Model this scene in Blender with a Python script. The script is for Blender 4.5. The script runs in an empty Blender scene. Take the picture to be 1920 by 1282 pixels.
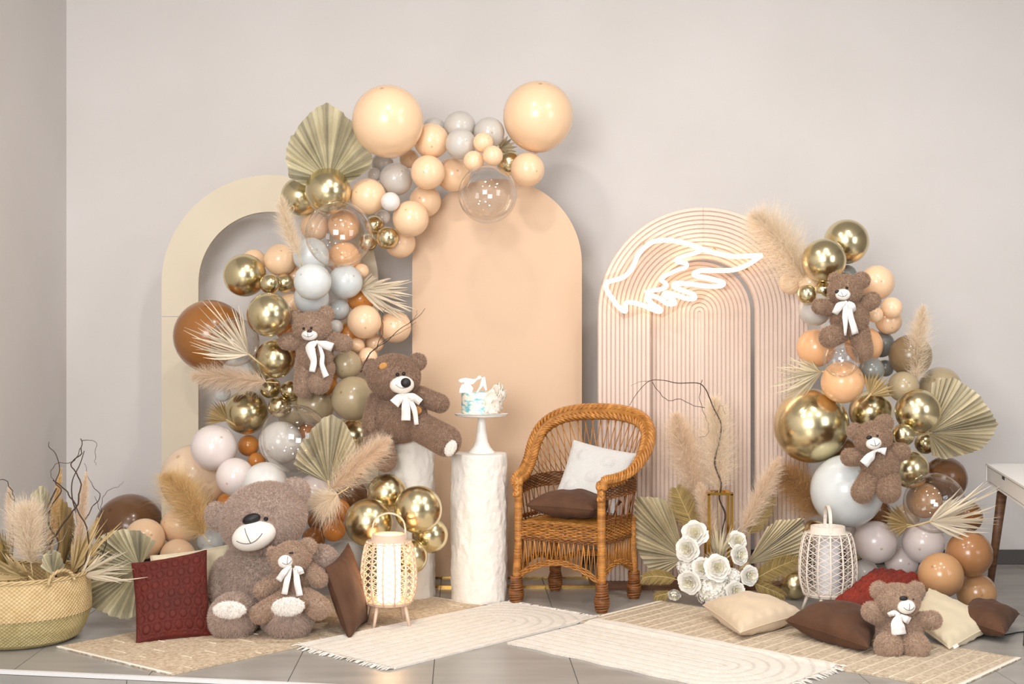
import bpy, math, random
import numpy as np
from mathutils import Vector, Matrix, noise
R = random.Random(7)
NR = np.random.RandomState(5)
PI = math.pi
scene = bpy.context.scene
C = scene.collection

# ------------------------------------------------------------------ camera, world, lights, exposure
FPX, EYE = 2500.0, 1.3           # focal length in pixels of the 1920 px frame, eye height in metres
cam_d = bpy.data.cameras.new('camera'); cam = bpy.data.objects.new('camera', cam_d); C.objects.link(cam)
cam.location = (0, 0, EYE); cam.rotation_euler = (PI / 2, 0, 0)
cam_d.sensor_width = 36; cam_d.lens = FPX / 1920 * 36; cam_d.clip_start = .05
scene.camera = cam
world = bpy.data.worlds.new('world'); scene.world = world; world.use_nodes = True
world.node_tree.nodes['Background'].inputs[0].default_value = (.9, .95, 1, 1)
world.node_tree.nodes['Background'].inputs[1].default_value = .6
vs = scene.view_settings
vs.view_transform = 'Standard'; vs.look = 'None'; vs.gamma = 1; vs.use_curve_mapping = False
vs.exposure = 0.06
scene.cycles.max_bounces = 8; scene.cycles.diffuse_bounces = 4; scene.cycles.transparent_max_bounces = 12

def area(name, loc, target, sx, sy, power, col):
    l = bpy.data.lights.new(name, 'AREA'); l.shape = 'RECTANGLE'; l.size = sx; l.size_y = sy
    l.energy = power; l.color = col
    o = bpy.data.objects.new(name, l); C.objects.link(o); o.location = loc
    o.rotation_euler = (Vector(target) - Vector(loc)).to_track_quat('-Z', 'Y').to_euler()
    return o
area('window_light_front', (-1.5, -1.6, 2.3), (.3, 7, 1.3), 2.6, 2.4, 335, (1, .985, .965))
area('window_light_right', (4.3, 2.6, 2.1), (0, 7, 1.2), 2.2, 2.2, 70, (.9, .95, 1))
for _i, (_x, _y) in enumerate(((-1.3, 3.2), (.5, 3.2), (2.3, 3.2), (-.4, 4.9), (1.6, 4.9))):
    area('ceiling_light', (_x, _y, 3.7), (_x, _y + .25, 0), .2, .2, 26, (1, .93, .84))

# ------------------------------------------------------------------ helpers
def P(px, py, d):
    return Vector(((px - 960) / FPX * d, d, EYE - (py - 641) / FPX * d))
def PZ(px, py, z):
    return P(px, py, (EYE - z) * FPX / (py - 641))
def S(pr, d):
    return pr * d / FPX
def lin(r, g, b):
    f = lambda c: (c / 255 / 12.92) if c / 255 <= .04045 else ((c / 255 + .055) / 1.055) ** 2.4
    return (f(r), f(g), f(b), 1)

MATS = {}
def mat(name, col, rough=.6, metal=0, col2=None, noise_scale=0, bump=0, bump_scale=60, tint=0, emit=None, estr=0,
        coat=0, sheen=0, spec=.5, sss=0, stretch=None, ramp=(.35, .65), trans=0):
    if name in MATS: return MATS[name]
    m = bpy.data.materials.new(name); m.use_nodes = True
    nt = m.node_tree; N = nt.nodes; L = nt.links
    b = N['Principled BSDF']
    b.inputs['Base Color'].default_value = col; b.inputs['Roughness'].default_value = rough
    b.inputs['Metallic'].default_value = metal
    b.inputs['Specular IOR Level'].default_value = spec
    if coat: b.inputs['Coat Weight'].default_value = coat; b.inputs['Coat Roughness'].default_value = .08
    if sheen:
        b.inputs['Sheen Weight'].default_value = sheen; b.inputs['Sheen Roughness'].default_value = .4
    if sss:
        b.inputs['Subsurface Weight'].default_value = sss
        b.inputs['Subsurface Radius'].default_value = (.03, .02, .012)
    if emit:
        b.inputs['Emission Color'].default_value = emit; b.inputs['Emission Strength'].default_value = estr
    tc = N.new('ShaderNodeTexCoord')
    src = tc.outputs['Object']
    if stretch:
        mp = N.new('ShaderNodeMapping'); mp.inputs['Scale'].default_value = stretch
        L.new(src, mp.inputs['Vector']); src = mp.outputs['Vector']
    last = None
    if col2 is not None and noise_scale:
        nz = N.new('ShaderNodeTexNoise'); nz.inputs['Scale'].default_value = noise_scale; nz.inputs['Detail'].default_value = 4
        L.new(src, nz.inputs['Vector'])
        cr = N.new('ShaderNodeValToRGB'); cr.color_ramp.elements[0].color = col; cr.color_ramp.elements[1].color = col2
        cr.color_ramp.elements[0].position, cr.color_ramp.elements[1].position = ramp
        L.new(nz.outputs['Fac'], cr.inputs['Fac']); last = cr.outputs['Color']
    if tint:
        at = N.new('ShaderNodeAttribute'); at.attribute_name = 'tint'
        mx = N.new('ShaderNodeMix'); mx.data_type = 'RGBA'; mx.blend_type = 'MULTIPLY'; mx.inputs['Factor'].default_value = 1
        mr = N.new('ShaderNodeMapRange'); mr.inputs['To Min'].default_value = 1 - tint; mr.inputs['To Max'].default_value = 1 + tint * .6
        L.new(at.outputs['Fac'], mr.inputs['Value'])
        if last: L.new(last, mx.inputs['A'])
        else: mx.inputs['A'].default_value = col
        L.new(mr.outputs['Result'], mx.inputs['B']); last = mx.outputs['Result']
    if last: L.new(last, b.inputs['Base Color'])
    if bump:
        n2 = N.new('ShaderNodeTexNoise'); n2.inputs['Scale'].default_value = bump_scale; n2.inputs['Detail'].default_value = 5
        L.new(src, n2.inputs['Vector'])
        bp = N.new('ShaderNodeBump'); bp.inputs['Strength'].default_value = bump; bp.inputs['Distance'].default_value = .01
        L.new(n2.outputs['Fac'], bp.inputs['Height']); L.new(bp.outputs['Normal'], b.inputs['Normal'])
    if trans:                                          # thin fibres and leaves let light through
        tl = N.new('ShaderNodeBsdfTranslucent'); tl.inputs[0].default_value = col
        if last: L.new(last, tl.inputs[0])
        ms = N.new('ShaderNodeMixShader'); ms.inputs[0].default_value = trans
        L.new(b.outputs[0], ms.inputs[1]); L.new(tl.outputs[0], ms.inputs[2]); L.new(ms.outputs[0], N['Material Output'].inputs[0])
    MATS[name] = m
    return m

def clear_mat():
    m = bpy.data.materials.new('clear_film'); m.use_nodes = True
    nt = m.node_tree; N = nt.nodes; L = nt.links; N.remove(N['Principled BSDF'])
    tr = N.new('ShaderNodeBsdfTransparent'); tr.inputs[0].default_value = (.985, .98, .975, 1)
    gl = N.new('ShaderNodeBsdfGlossy'); gl.inputs['Roughness'].default_value = .03
    lw = N.new('ShaderNodeLayerWeight'); lw.inputs[0].default_value = .5
    pw = N.new('ShaderNodeMath'); pw.operation = 'POWER'; pw.inputs[1].default_value = 2.6; L.new(lw.outputs['Facing'], pw.inputs[0])
    fr = N.new('ShaderNodeMapRange'); fr.inputs['To Min'].default_value = .085; fr.inputs['To Max'].default_value = .8; L.new(pw.outputs[0], fr.inputs['Value'])
    mx = N.new('ShaderNodeMixShader')
    L.new(fr.outputs[0], mx.inputs[0]); L.new(tr.outputs[0], mx.inputs[1]); L.new(gl.outputs[0], mx.inputs[2])
    L.new(mx.outputs[0], N['Material Output'].inputs[0])
    return m

ORG = {}
def link(name, me, parent=None, origin=None):
    o = bpy.data.objects.new(name, me); C.objects.link(o)
    if parent is not None:
        o.parent = parent; ORG[o.as_pointer()] = ORG[parent.as_pointer()]
    else:
        o.location = origin or (0, 0, 0); ORG[o.as_pointer()] = Vector(origin or (0, 0, 0))
    return o
def tag(o, label, cat, group=None, kind=None):
    if label: o['label'] = label
    if cat: o['category'] = cat
    if group: o['group'] = group
    if kind: o['kind'] = kind
    return o
def thing(name, label, cat, loc, group=None):
    o = link(name, None, None, Vector(loc)); o.empty_display_size = .05
    return tag(o, label, cat, group)

class MB:
    """collects geometry in world coordinates; build() links it as one mesh object"""
    def __init__(s): s.V = []; s.F = []; s.T = []
    def add(s, V, F, t=.5):
        o = len(s.V); s.V += [tuple(v) for v in V]; s.F += [tuple(i + o for i in f) for f in F]
        s.T += (list(t) if hasattr(t, '__len__') else [t] * len(V))
        return s
    def grid(s, rows, t=.5, closed=False):
        n = len(rows[0]); m = len(rows); V = [p for r in rows for p in r]; F = []
        for i in range(m - 1):
            for j in range(n if closed else n - 1):
                k = (j + 1) % n
                F.append((i * n + j, i * n + k, (i + 1) * n + k, (i + 1) * n + j))
        return s.add(V, F, t)
    def tube(s, pts, r, n=6, t=.5, cap=True):
        pts = [Vector(p) for p in pts]; m = len(pts)
        rr = r if hasattr(r, '__len__') else [r] * m
        T = [(pts[min(i + 1, m - 1)] - pts[max(i - 1, 0)]).normalized() for i in range(m)]
        a = T[0].orthogonal().normalized(); V = []; F = []
        for i in range(m):
            a = a - T[i] * a.dot(T[i])
            a = a.normalized() if a.length > 1e-6 else T[i].orthogonal().normalized()
            b = T[i].cross(a)
            for k in range(n):
                an = 2 * PI * k / n
                V.append(pts[i] + (a * math.cos(an) + b * math.sin(an)) * rr[i])
        for i in range(m - 1):
            for k in range(n):
                q = (k + 1) % n
                F.append((i * n + k, i * n + q, (i + 1) * n + q, (i + 1) * n + k))
        if cap: F += [tuple(range(n))[::-1], tuple(range((m - 1) * n, m * n))]
        return s.add(V, F, t)
    def lathe(s, prof, c, n=32, t=.5, axis=None, fn=None):
        c = Vector(c); Rm = Vector((0, 0, 1)).rotation_difference(Vector(axis)).to_matrix() if axis is not None else None
        rows = []
        for (r, z) in prof:
            row = []
            for k in range(n):
                an = 2 * PI * k / n
                rr = r + (fn(an, z) if fn else 0)
                v = Vector((rr * math.cos(an), rr * math.sin(an), z))
                row.append(c + (Rm @ v if Rm else v))
            rows.append(row)
        return s.grid(rows, t, True)
    def ell(s, c, r, M=None, nu=20, nv=12, t=.5):
        c = Vector(c); rows = []
        if not hasattr(r, '__len__'): r = (r, r, r)
        for i in range(nv + 1):
            th = PI * (i + .002) / (nv + .004); row = []
            for k in range(nu):
                an = 2 * PI * k / nu
                v = Vector((r[0] * math.sin(th) * math.cos(an), r[1] * math.sin(th) * math.sin(an), r[2] * math.cos(th)))
                row.append(c + (M @ v if M else v))
            rows.append(row)
        return s.grid(rows, t, True)
    def limb(s, A, B, ra, rb, n=16):
        A = Vector(A); B = Vector(B); L = (B - A).length; ax = (B - A) / L; prof = []
        for i in range(6): th = PI / 2 * i / 6; prof.append((max(ra * math.sin(th), ra * .02), -ra * math.cos(th)))
        for i in range(5): u = i / 4; prof.append((ra + (rb - ra) * u, L * u))
        for i in range(1, 7): th = PI / 2 * i / 6; prof.append((max(rb * math.cos(th), rb * .02), L + rb * math.sin(th)))
        return s.lathe(prof, A, n, axis=ax)
    def box(s, c, h, M=None, t=.5):
        c = Vector(c); V = []
        for x in (-1, 1):
            for y in (-1, 1):
                for z in (-1, 1):
                    v = Vector((x * h[0], y * h[1], z * h[2])); V.append(c + (M @ v if M else v))
        return s.add(V, [(0, 1, 3, 2), (4, 6, 7, 5), (0, 4, 5, 1), (2, 3, 7, 6), (0, 2, 6, 4), (1, 5, 7, 3)], t)
    def strip(s, pts, w, nrm=None, t=.5):
        pts = [Vector(p) for p in pts]; m = len(pts); a = []; b = []
        for i in range(m):
            T = (pts[min(i + 1, m - 1)] - pts[max(i - 1, 0)]).normalized()
            nn = nrm if nrm is not None else Vector((0, -1, 0))
            sd = T.cross(nn)
            sd = sd.normalized() if sd.length > 1e-5 else Vector((1, 0, 0))
            ww = (w[i] if hasattr(w, '__len__') else w) / 2
            a.append(pts[i] - sd * ww); b.append(pts[i] + sd * ww)
        return s.grid([a, b], t)
    def fur(s, dens, length, width, seed=1, lean=(0, 0, -.5), face_from=0):
        rs = np.random.RandomState(seed); V = np.array(s.V); tri = []
        for f in s.F[face_from:]:
            tri.append(f[:3])
            if len(f) == 4: tri.append((f[0], f[2], f[3]))
        tri = np.array(tri); a, b, c = V[tri[:, 0]], V[tri[:, 1]], V[tri[:, 2]]
        cr = np.cross(b - a, c - a); ar = np.linalg.norm(cr, axis=1) / 2; tot = ar.sum()
        n = int(tot * dens); idx = rs.choice(len(tri), n, p=ar / tot)
        u = rs.rand(n, 1); v = rs.rand(n, 1); fl = (u + v) > 1; u = np.where(fl, 1 - u, u); v = np.where(fl, 1 - v, v)
        p = a[idx] + (b[idx] - a[idx]) * u + (c[idx] - a[idx]) * v
        nr = cr[idx] / (2 * ar[idx][:, None] + 1e-12)
        cen = V.mean(axis=0)
        sg = np.sign(((a.mean(axis=0) * 0 + p - cen) * nr).sum(axis=1).mean()); nr = nr * (1 if sg >= 0 else -1)
        d = nr + np.array(lean) + rs.normal(0, .42, (n, 3)); d /= np.linalg.norm(d, axis=1)[:, None]
        sd = np.cross(d, rs.normal(0, 1, (n, 3))); sd /= np.linalg.norm(sd, axis=1)[:, None] + 1e-9
        Ln = length * rs.uniform(.55, 1.25, (n, 1)); W = width * rs.uniform(.6, 1.2, (n, 1))
        p0 = p - nr * length * .12
        Vn = np.stack([p0 - sd * W / 2, p0 + sd * W / 2, p + d * Ln], axis=1).reshape(-1, 3)
        o = len(s.V); s.V += [tuple(x) for x in Vn.tolist()]
        s.F += [(o + 3 * i, o + 3 * i + 1, o + 3 * i + 2) for i in range(n)]
        s.T += np.repeat(rs.rand(n), 3).tolist()
        return s
    def build(s, name, m, parent=None, smooth=True, origin=None, solid=0):
        og = ORG[parent.as_pointer()] if parent is not None else Vector(origin or (0, 0, 0))
        me = bpy.data.meshes.new(name)
        V = (np.array(s.V) - np.array(og)).tolist()
        me.from_pydata(V, [], s.F)
        at = me.attributes.new('tint', 'FLOAT', 'POINT'); at.data.foreach_set('value', np.array(s.T, dtype=np.float32))
        if smooth: me.shade_smooth()
        me.materials.append(m if not isinstance(m, str) else MATS[m])
        o = link(name, me, parent, og if parent is None else None)
        if solid:
            md = o.modifiers.new('thickness', 'SOLIDIFY'); md.thickness = solid; md.offset = 0
        return o
def struct(o): o['kind'] = 'structure'; return o
def arc(c, r, a0, a1, n): return [(c[0] + r * math.cos(a0 + (a1 - a0) * i / n), c[1] + r * math.sin(a0 + (a1 - a0) * i / n)) for i in range(n + 1)]
def spline(pts, n=8):
    """Catmull-Rom through points"""
    p = [Vector(q) for q in pts]; p = [2 * p[0] - p[1]] + p + [2 * p[-1] - p[-2]]; out = []
    for i in range(1, len(p) - 2):
        for k in range(n):
            t = k / n
            out.append(.5 * ((2 * p[i]) + (p[i + 1] - p[i - 1]) * t + (2 * p[i - 1] - 5 * p[i] + 4 * p[i + 1] - p[i + 2]) * t * t
                       + (3 * p[i] - p[i - 1] - 3 * p[i + 1] + p[i + 2]) * t ** 3))
    out.append(p[-2]); return out

# ------------------------------------------------------------------ materials
M_wall = mat('wall_paint', lin(226, 222, 221), .85, col2=lin(221, 217, 215), noise_scale=1.3, bump=.12, bump_scale=14)
M_ceil = mat('ceiling_paint', lin(196, 194, 192), .9)
M_room = mat('room_paint', lin(150, 145, 140), .9)
M_tile = mat('floor_tile', lin(150, 147, 143), .32, col2=lin(166, 162, 157), noise_scale=5, stretch=(.35, 2.2, 1), bump=.04, bump_scale=30)
M_grout = mat('grout', lin(105, 100, 95), .9)
M_base = mat('baseboard_paint', lin(84, 80, 78), .5)
M_nose = mat('white_nosing', lin(225, 225, 226), .4)
M_cream = mat('cream_board', lin(226, 215, 194), .65, bump=.03)
M_peach = mat('peach_board', lin(222, 190, 160), .55, bump=.03)
M_rib = mat('blush_board', lin(228, 208, 196), .6)
M_brass = mat('brass', lin(214, 170, 90), .22, 1)
M_wood = mat('brown_wood', lin(120, 84, 58), .5, col2=lin(92, 62, 42), noise_scale=6, stretch=(1, 1, 12))
M_white = mat('white_lacquer', lin(236, 234, 232), .35)
M_plaster = mat('white_plaster', lin(236, 231, 225), .8, bump=.55, bump_scale=38)
M_porc = mat('white_porcelain', lin(243, 240, 236), .25)
M_dark = mat('dark_line', lin(40, 38, 38), .6)
M_clear = clear_mat()
# ------------------------------------------------------------------ the room
YB, XL, XR, ZC, ZLOW = 7.81, -2.61, 4.6, 3.75, -.16
EA, EB = Vector((-2.03, 5.285)), Vector((-.854, 5.086))       # two points of the step edge
ed = (EB - EA).normalized()
def edge_y(x): return EA.y + (x - EA.x) * ed.y / ed.x
def clip(poly, a, n):
    out = []
    for i in range(len(poly)):
        p, q = poly[i], poly[(i + 1) % len(poly)]
        dp, dq = (p - a).dot(n), (q - a).dot(n)
        if dp >= 0: out.append(p)
        if dp * dq < 0: out.append(p + (q - p) * (dp / (dp - dq)))
    return out
def slab(mb, poly, z0, z1, inset=0, t=.5):
    c = sum(poly, Vector((0, 0))) / len(poly)
    top = [p + (c - p).normalized() * inset for p in poly]; n = len(poly)
    V = [(p.x, p.y, z0) for p in poly] + [(p.x, p.y, z1 - .001) for p in poly] + [(p.x, p.y, z1) for p in top]
    F = [tuple(range(2 * n, 3 * n)), tuple(range(n))[::-1]]
    for k in range(2):
        F += [(k * n + i, k * n + (i + 1) % n, (k + 1) * n + (i + 1) % n, (k + 1) * n + i) for i in range(n)]
    return mb.add(V, F, t)
def wall(name, x0, x1, y0, y1, z0, z1, m=M_wall):
    return struct(MB().box(((x0 + x1) / 2, (y0 + y1) / 2, (z0 + z1) / 2), ((x1 - x0) / 2, (y1 - y0) / 2, (z1 - z0) / 2)).build(name, m, smooth=False))
wall('wall_back', XL - .1, XR + .1, YB, YB + .1, ZLOW - .1, ZC)
wall('wall_left', XL - .1, XL, -3, YB, ZLOW - .1, ZC)
wall('wall_right', XR, XR + .1, -3, YB, ZLOW - .1, ZC, M_room)
wall('wall_front', XL - .1, XR + .1, -3.1, -3, ZLOW - .1, ZC, M_room)
wall('ceiling', XL - .1, XR + .1, -3.1, YB + .1, ZC, ZC + .1, M_ceil)
wall('baseboard_back', XL, XR, YB - .014, YB, .002, .085, M_base)
wall('baseboard_left', XL, XL + .014, 5.45, YB - .014, .002, .085, M_base)
rect = [Vector((XL, edge_y(XL))), Vector((XR, edge_y(XR))), Vector((XR, YB)), Vector((XL, YB))]
fl = struct(slab(MB(), rect, ZLOW, -.003).build('floor', M_grout, smooth=False))
en = Vector((-ed.y, ed.x))
ax = Vector((-.0384, 1)).normalized(); bx = Vector((ax.y, -ax.x))
o0 = Vector((-.31, 5.267)) + ax * .62
tw, tl, g = .555, 1.11, .0018
for i in range(-6, 10):
    for j in range(-3, 4):
        a = o0 + bx * (i * tw) + ax * (j * tl)
        q = [a + bx * g + ax * g, a + bx * (tw - g) + ax * g, a + bx * (tw - g) + ax * (tl - g), a + bx * g + ax * (tl - g)]
        for (c, n) in ((Vector((XL, 0)), Vector((1, 0))), (Vector((XR, 0)), Vector((-1, 0))), (Vector((0, YB)), Vector((0, -1))), (EA + en * .013, en)):
            if len(q) > 2: q = clip(q, c, n)
        if len(q) > 2: slab(MB(), q, -.0029, 0, .001).build('tile', M_tile, fl, smooth=False)
# white nosing along the step, riser tiles, lower floor
e0, e1 = Vector((XL, edge_y(XL))), Vector((XR, edge_y(XR)))
struct(slab(MB(), [e0 - en * .006, e1 - en * .006, e1 + en * .012, e0 + en * .012], -.014, .0012).build('trim_1', M_nose, smooth=False))
rs = struct(slab(MB(), [e0 - en * .004, e1 - en * .004, e1 - en * .0005, e0 - en * .0005], ZLOW, -.016).build('wall_step', M_grout, smooth=False))
k = 0; x = .02
while x < (e1 - e0).length - .56:
    slab(MB(), [e0 + ed * (x + .002) - en * .012, e0 + ed * (x + .553) - en * .012, e0 + ed * (x + .553) - en * .004, e0 + ed * (x + .002) - en * .004], ZLOW + .002, -.016).build('tile', M_tile, rs, smooth=False)
    x += .555
struct(slab(MB(), [Vector((XL, -3)), Vector((XR, -3)), e1 - en * .002, e0 - en * .002], ZLOW - .1, ZLOW).build('floor_lower', M_tile, smooth=False))

# ------------------------------------------------------------------ arch boards
def arch_pts(cx, cy, r, ybot, d, n=40):
    """px: bottom-left, up, over the arch, down to bottom-right"""
    pts = [(cx - r, ybot)] + [(cx - r * math.cos(PI * i / n), cy - r * math.sin(PI * i / n)) for i in range(n + 1)] + [(cx + r, ybot)]
    return [P(x, y, d) for x, y in pts]
def extrude(mb, pts, th, holes=None, t=.5):
    n = len(pts); V = list(pts) + [p + Vector((0, th, 0)) for p in pts]
    F = [tuple(range(n))[::-1], tuple(range(n, 2 * n))] + [(i, (i + 1) % n, n + (i + 1) % n, n + i) for i in range(n)]
    return mb.add(V, F, t)
def band(mb, outer, inner, th, t=.5):
    n = len(outer)
    y = Vector((0, th, 0)); rows = [outer, inner, [p + y for p in inner], [p + y for p in outer], outer]
    mb.grid(rows, t)
    for i in (0, n - 1): mb.add([outer[i], inner[i], inner[i] + y, outer[i] + y], [(0, 1, 2, 3)], t)
    return mb
# cream open arch, jointed below the curve
d = 7.42; yb = 641 + EYE * FPX / d
a = thing('cream_backdrop', 'open cream arch backdrop standing against the wall behind the left balloon garland', 'backdrop', P(506, yb, d))
cx, cy, ro, ri = 506, 531, 203, 134
o_ = [P(cx - ro, 593, d)] + [P(cx - ro * math.cos(PI * i / 48), cy - ro * math.sin(PI * i / 48), d) for i in range(49)] + [P(cx + ro, 593, d)]
i_ = [P(cx - ri, 593, d)] + [P(cx - ri * math.cos(PI * i / 48), cy - ri * math.sin(PI * i / 48), d) for i in range(49)] + [P(cx + ri, 593, d)]
band(MB(), o_, i_, .03).build('arch_top', M_cream, a, smooth=False)
for s in (-1, 1):
    x0, x1 = sorted((cx + s * ro, cx + s * ri))
    extrude(MB(), [P(x0, 594.2, d), P(x1, 594.2, d), P(x1, yb, d), P(x0, yb, d)], .03).build('post', M_cream, a, smooth=False)
# peach solid arch on a brass base
d = 7.32; yb = 641 + (EYE - .012) * FPX / d
a = thing('peach_backdrop', 'tall solid peach arch backdrop behind the cake and wicker chair', 'backdrop', P(932, yb, d))
pp = arch_pts(932, 494, 159, yb, d, 56)
extrude(MB(), pp, .035).build('board', M_peach, a, smooth=False)
mb = MB(); f0, f1 = P(790, 1104, 7.06), P(1116, 1104, 7.06)
for (x0, x1, y0, y1) in ((f0.x, f1.x, 7.05, 7.075), (f0.x, f1.x, 7.345, 7.37), (f0.x, f0.x + .025, 7.075, 7.345), (f1.x - .025, f1.x, 7.075, 7.345)):
    mb.box(((x0 + x1) / 2, (y0 + y1) / 2, .006), ((x1 - x0) / 2, (y1 - y0) / 2, .006))
mb.build('base_frame', M_brass, a, smooth=False)
# ribbed blush arch: outer ring of half-arches and a recessed inner door-shaped panel
d = 7.1; yb = 641 + (EYE - .03) * FPX / d
a = thing('ribbed_backdrop', 'ribbed blush pink arch backdrop under the neon wing', 'backdrop', P(1318, yb, d))
cx, cy = 1318, 585
def rib_half(name, parent, cx, cy, r0, r1, yb, d, th, side, n=26):
    pr = []                       # rounded profile across the rib
    for u, h in ((.0, 0), (.06, .55), (.16, 1), (.84, 1), (.94, .55), (1, 0)):
        pr.append((r0 + (r1 - r0) * u, d - th * h))
    rows = []
    path = [(-1, yb)] + [(i, 0) for i in range(n + 1)]
    for (i, y) in path:
        row = []
        for (r, dd) in pr:
            if i < 0: row.append(P(cx + side * r, y, d) + Vector((0, dd - d, 0)))
            else:
                an = (PI / 2 - .0012) * i / n
                row.append(P(cx + side * r * math.cos(an), cy - r * math.sin(an), d) + Vector((0, dd - d, 0)))
        rows.append(row)
    m = MB().grid(rows)
    return m.build(name, M_rib, parent, smooth=False)
NRB = 12
for side in (-1, 1):
    outer = [(cx + side * 197, yb)] + [(cx + side * 197 * math.cos((PI / 2 - .001) * i / 26), cy - 197 * math.sin((PI / 2 - .001) * i / 26)) for i in range(27)]
    inner = [(cx + side * 99, yb)] + [(cx + side * 99 * math.cos((PI / 2 - .002) * i / 26), cy - 99 * math.sin((PI / 2 - .002) * i / 26)) for i in range(27)]
    hp = band(MB(), [P(x, y, d) for x, y in outer], [P(x, y, d) for x, y in inner], .035).build('half_panel', M_rib, a, smooth=False)
    w = 98 / NRB
    for q in range(NRB):
        rib_half('rib', hp, cx, cy, 99 + q * w + .35, 99 + (q + 1) * w - .35, yb, d - .0005, .009, side)
d2 = 7.2; yb2 = 641 + (EYE - .03) * FPX / d2
ip = extrude(MB(), arch_pts(1311, 586, 97, yb2, d2), .03).build('inner_panel', M_rib, a, smooth=False)
for side in (-1, 1):
    for q in range(NRB):
        rib_half('rib', ip, 1311, 586, 2 + q * 95 / NRB + .35, 2 + (q + 1) * 95 / NRB - .35, yb2, d2 - .0005, .008, side, 18)
b0, b1 = P(1123, 1100, 7.0), P(1513, 1100, 7.0)
MB().box(((b0.x + b1.x) / 2, 7.12, .0145), ((b1.x - b0.x) / 2, .14, .0145)).build('base_board', M_wood, a, smooth=False)

# ------------------------------------------------------------------ neon wing on clear acrylic
NZ = lambda x, y: (1100 + x / 2.174, 370 + y / 2.174)
outl = [(715, 235), (600, 240), (520, 225), (460, 205), (400, 185), (340, 175), (280, 178), (240, 200), (210, 235), (185, 290), (150, 325), (100, 340),
        (80, 350), (82, 375), (100, 405), (130, 445), (158, 465), (160, 432), (185, 428), (230, 440), (292, 465), (300, 455), (270, 435), (248, 412),
        (258, 401), (290, 408), (330, 432), (358, 432), (350, 415), (318, 400), (325, 389), (360, 396), (405, 411), (438, 412), (435, 395), (395, 380), (358, 364),
        (365, 350), (420, 353), (500, 362), (548, 360), (555, 346), (500, 330), (450, 320), (440, 308), (470, 298), (530, 298), (600, 295), (660, 272), (715, 235)]
inn = [(462, 212), (455, 222), (410, 236), (370, 250), (375, 262), (405, 268), (405, 284), (370, 296), (320, 320), (305, 335), (325, 355), (310, 372), (270, 379), (240, 386)]
dn = 7.035
M_neon = mat('neon_tube', lin(255, 240, 225), .4, emit=(1, .74, .50, 1), estr=4.2)
a = thing('neon_sign', 'glowing warm white neon wing sign mounted on the ribbed blush arch', 'neon sign', P(1270, 500, dn))
M_acr = M_clear
hull = [(60, 345), (75, 320), (130, 300), (165, 260), (190, 215), (225, 178), (280, 155), (345, 150), (420, 168), (500, 200), (600, 215), (715, 212), (740, 235),
        (680, 300), (610, 322), (575, 330), (580, 375), (500, 385), (465, 430), (380, 452), (310, 490), (230, 470), (150, 495), (100, 450), (65, 400)]
extrude(MB(), [P(*NZ(*q), dn + .018) for q in hull], .004).build('acrylic_backing', M_acr, a, smooth=False)
MB().tube(spline([P(*NZ(*q), dn) for q in outl], 6), .0115, 8).build('neon_tube', M_neon, a)
MB().tube(spline([P(*NZ(*q), dn) for q in inn], 6), .0105, 8).build('neon_tube', M_neon, a)
for q in ((235, 190), (150, 470), (520, 210), (650, 290)):
    MB().tube([P(*NZ(*q), dn + .014), P(*NZ(*q), d - .008)], .006, 8).build('standoff', M_brass, a)
# ------------------------------------------------------------------ balloons
M_bal = {}
def latex(name, col, rough=.24, sss=0):
    m = mat('latex_' + name, col, rough, spec=.5)
    nt = m.node_tree; N = nt.nodes; L = nt.links; b = N['Principled BSDF']     # darker rubber spot at the crown
    tc = N.new('ShaderNodeTexCoord'); gr = N.new('ShaderNodeVectorMath'); gr.operation = 'DISTANCE'; gr.inputs[1].default_value = (0, 0, 1)
    L.new(tc.outputs['Object'], gr.inputs[0])
    cr = N.new('ShaderNodeValToRGB'); e = cr.color_ramp.elements
    e[0].position = .02; e[0].color = (col[0] * .7, col[1] * .6, col[2] * .5, 1); e[1].position = .085; e[1].color = col
    L.new(gr.outputs['Value'], cr.inputs['Fac']); L.new(cr.outputs['Color'], b.inputs['Base Color'])
    b.inputs['Coat Weight'].default_value = .25; b.inputs['Coat Roughness'].default_value = .07
    M_bal[name] = m
latex('peach', lin(248, 212, 175)); latex('cream', lin(244, 218, 184)); latex('grey', lin(205, 200, 194)); latex('white', lin(232, 229, 226))
latex('blue', lin(218, 224, 226)); latex('brown', lin(154, 100, 48)); latex('khaki', lin(180, 163, 132)); latex('orange', lin(214, 142, 70))
latex('blush', lin(240, 212, 184)); latex('pink', lin(236, 224, 222)); latex('tan', lin(198, 152, 108)); latex('caramel', lin(166, 118, 78)); latex('slate', lin(138, 140, 136))
latex('apricot', lin(246, 194, 146)); latex('olive', lin(140, 118, 88)); latex('cocoa', lin(118, 82, 52))
M_bal['gold'] = mat('gold_chrome', (.735, .64, .40, 1), .23, 1)
M_bal['clear'] = M_clear
def balloon_mesh(m, sphere=False):
    prof = []
    n = 26
    for i in range(n + 1):
        th = PI * (i + .02) / (n + .04); c = math.cos(th); s = math.sin(th)
        if not sphere and c < 0: prof.append((s * (1 - .03 * c * c), c * (1 + .05 * c * c)))
        else: prof.append((s, c))
    if not sphere: prof[-1] = (.045, -1.06); prof.append((.03, -1.08))
    mb = MB().lathe(prof, (0, 0, 0), 40)
    me = bpy.data.meshes.new('balloon'); me.from_pydata(mb.V, [], mb.F); me.shade_smooth(); me.materials.append(m); return me
def knot_mesh(m):
    mb = MB().lathe([(.02, -1.06), (.05, -1.075), (.055, -1.095), (.03, -1.11), (.055, -1.135), (.065, -1.145)], (0, 0, 0), 14)
    me = bpy.data.meshes.new('knot'); me.from_pydata(mb.V, [], mb.F); me.shade_smooth(); me.materials.append(m); return me
B_ME = {}; K_ME = {}
PLACED = []
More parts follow.
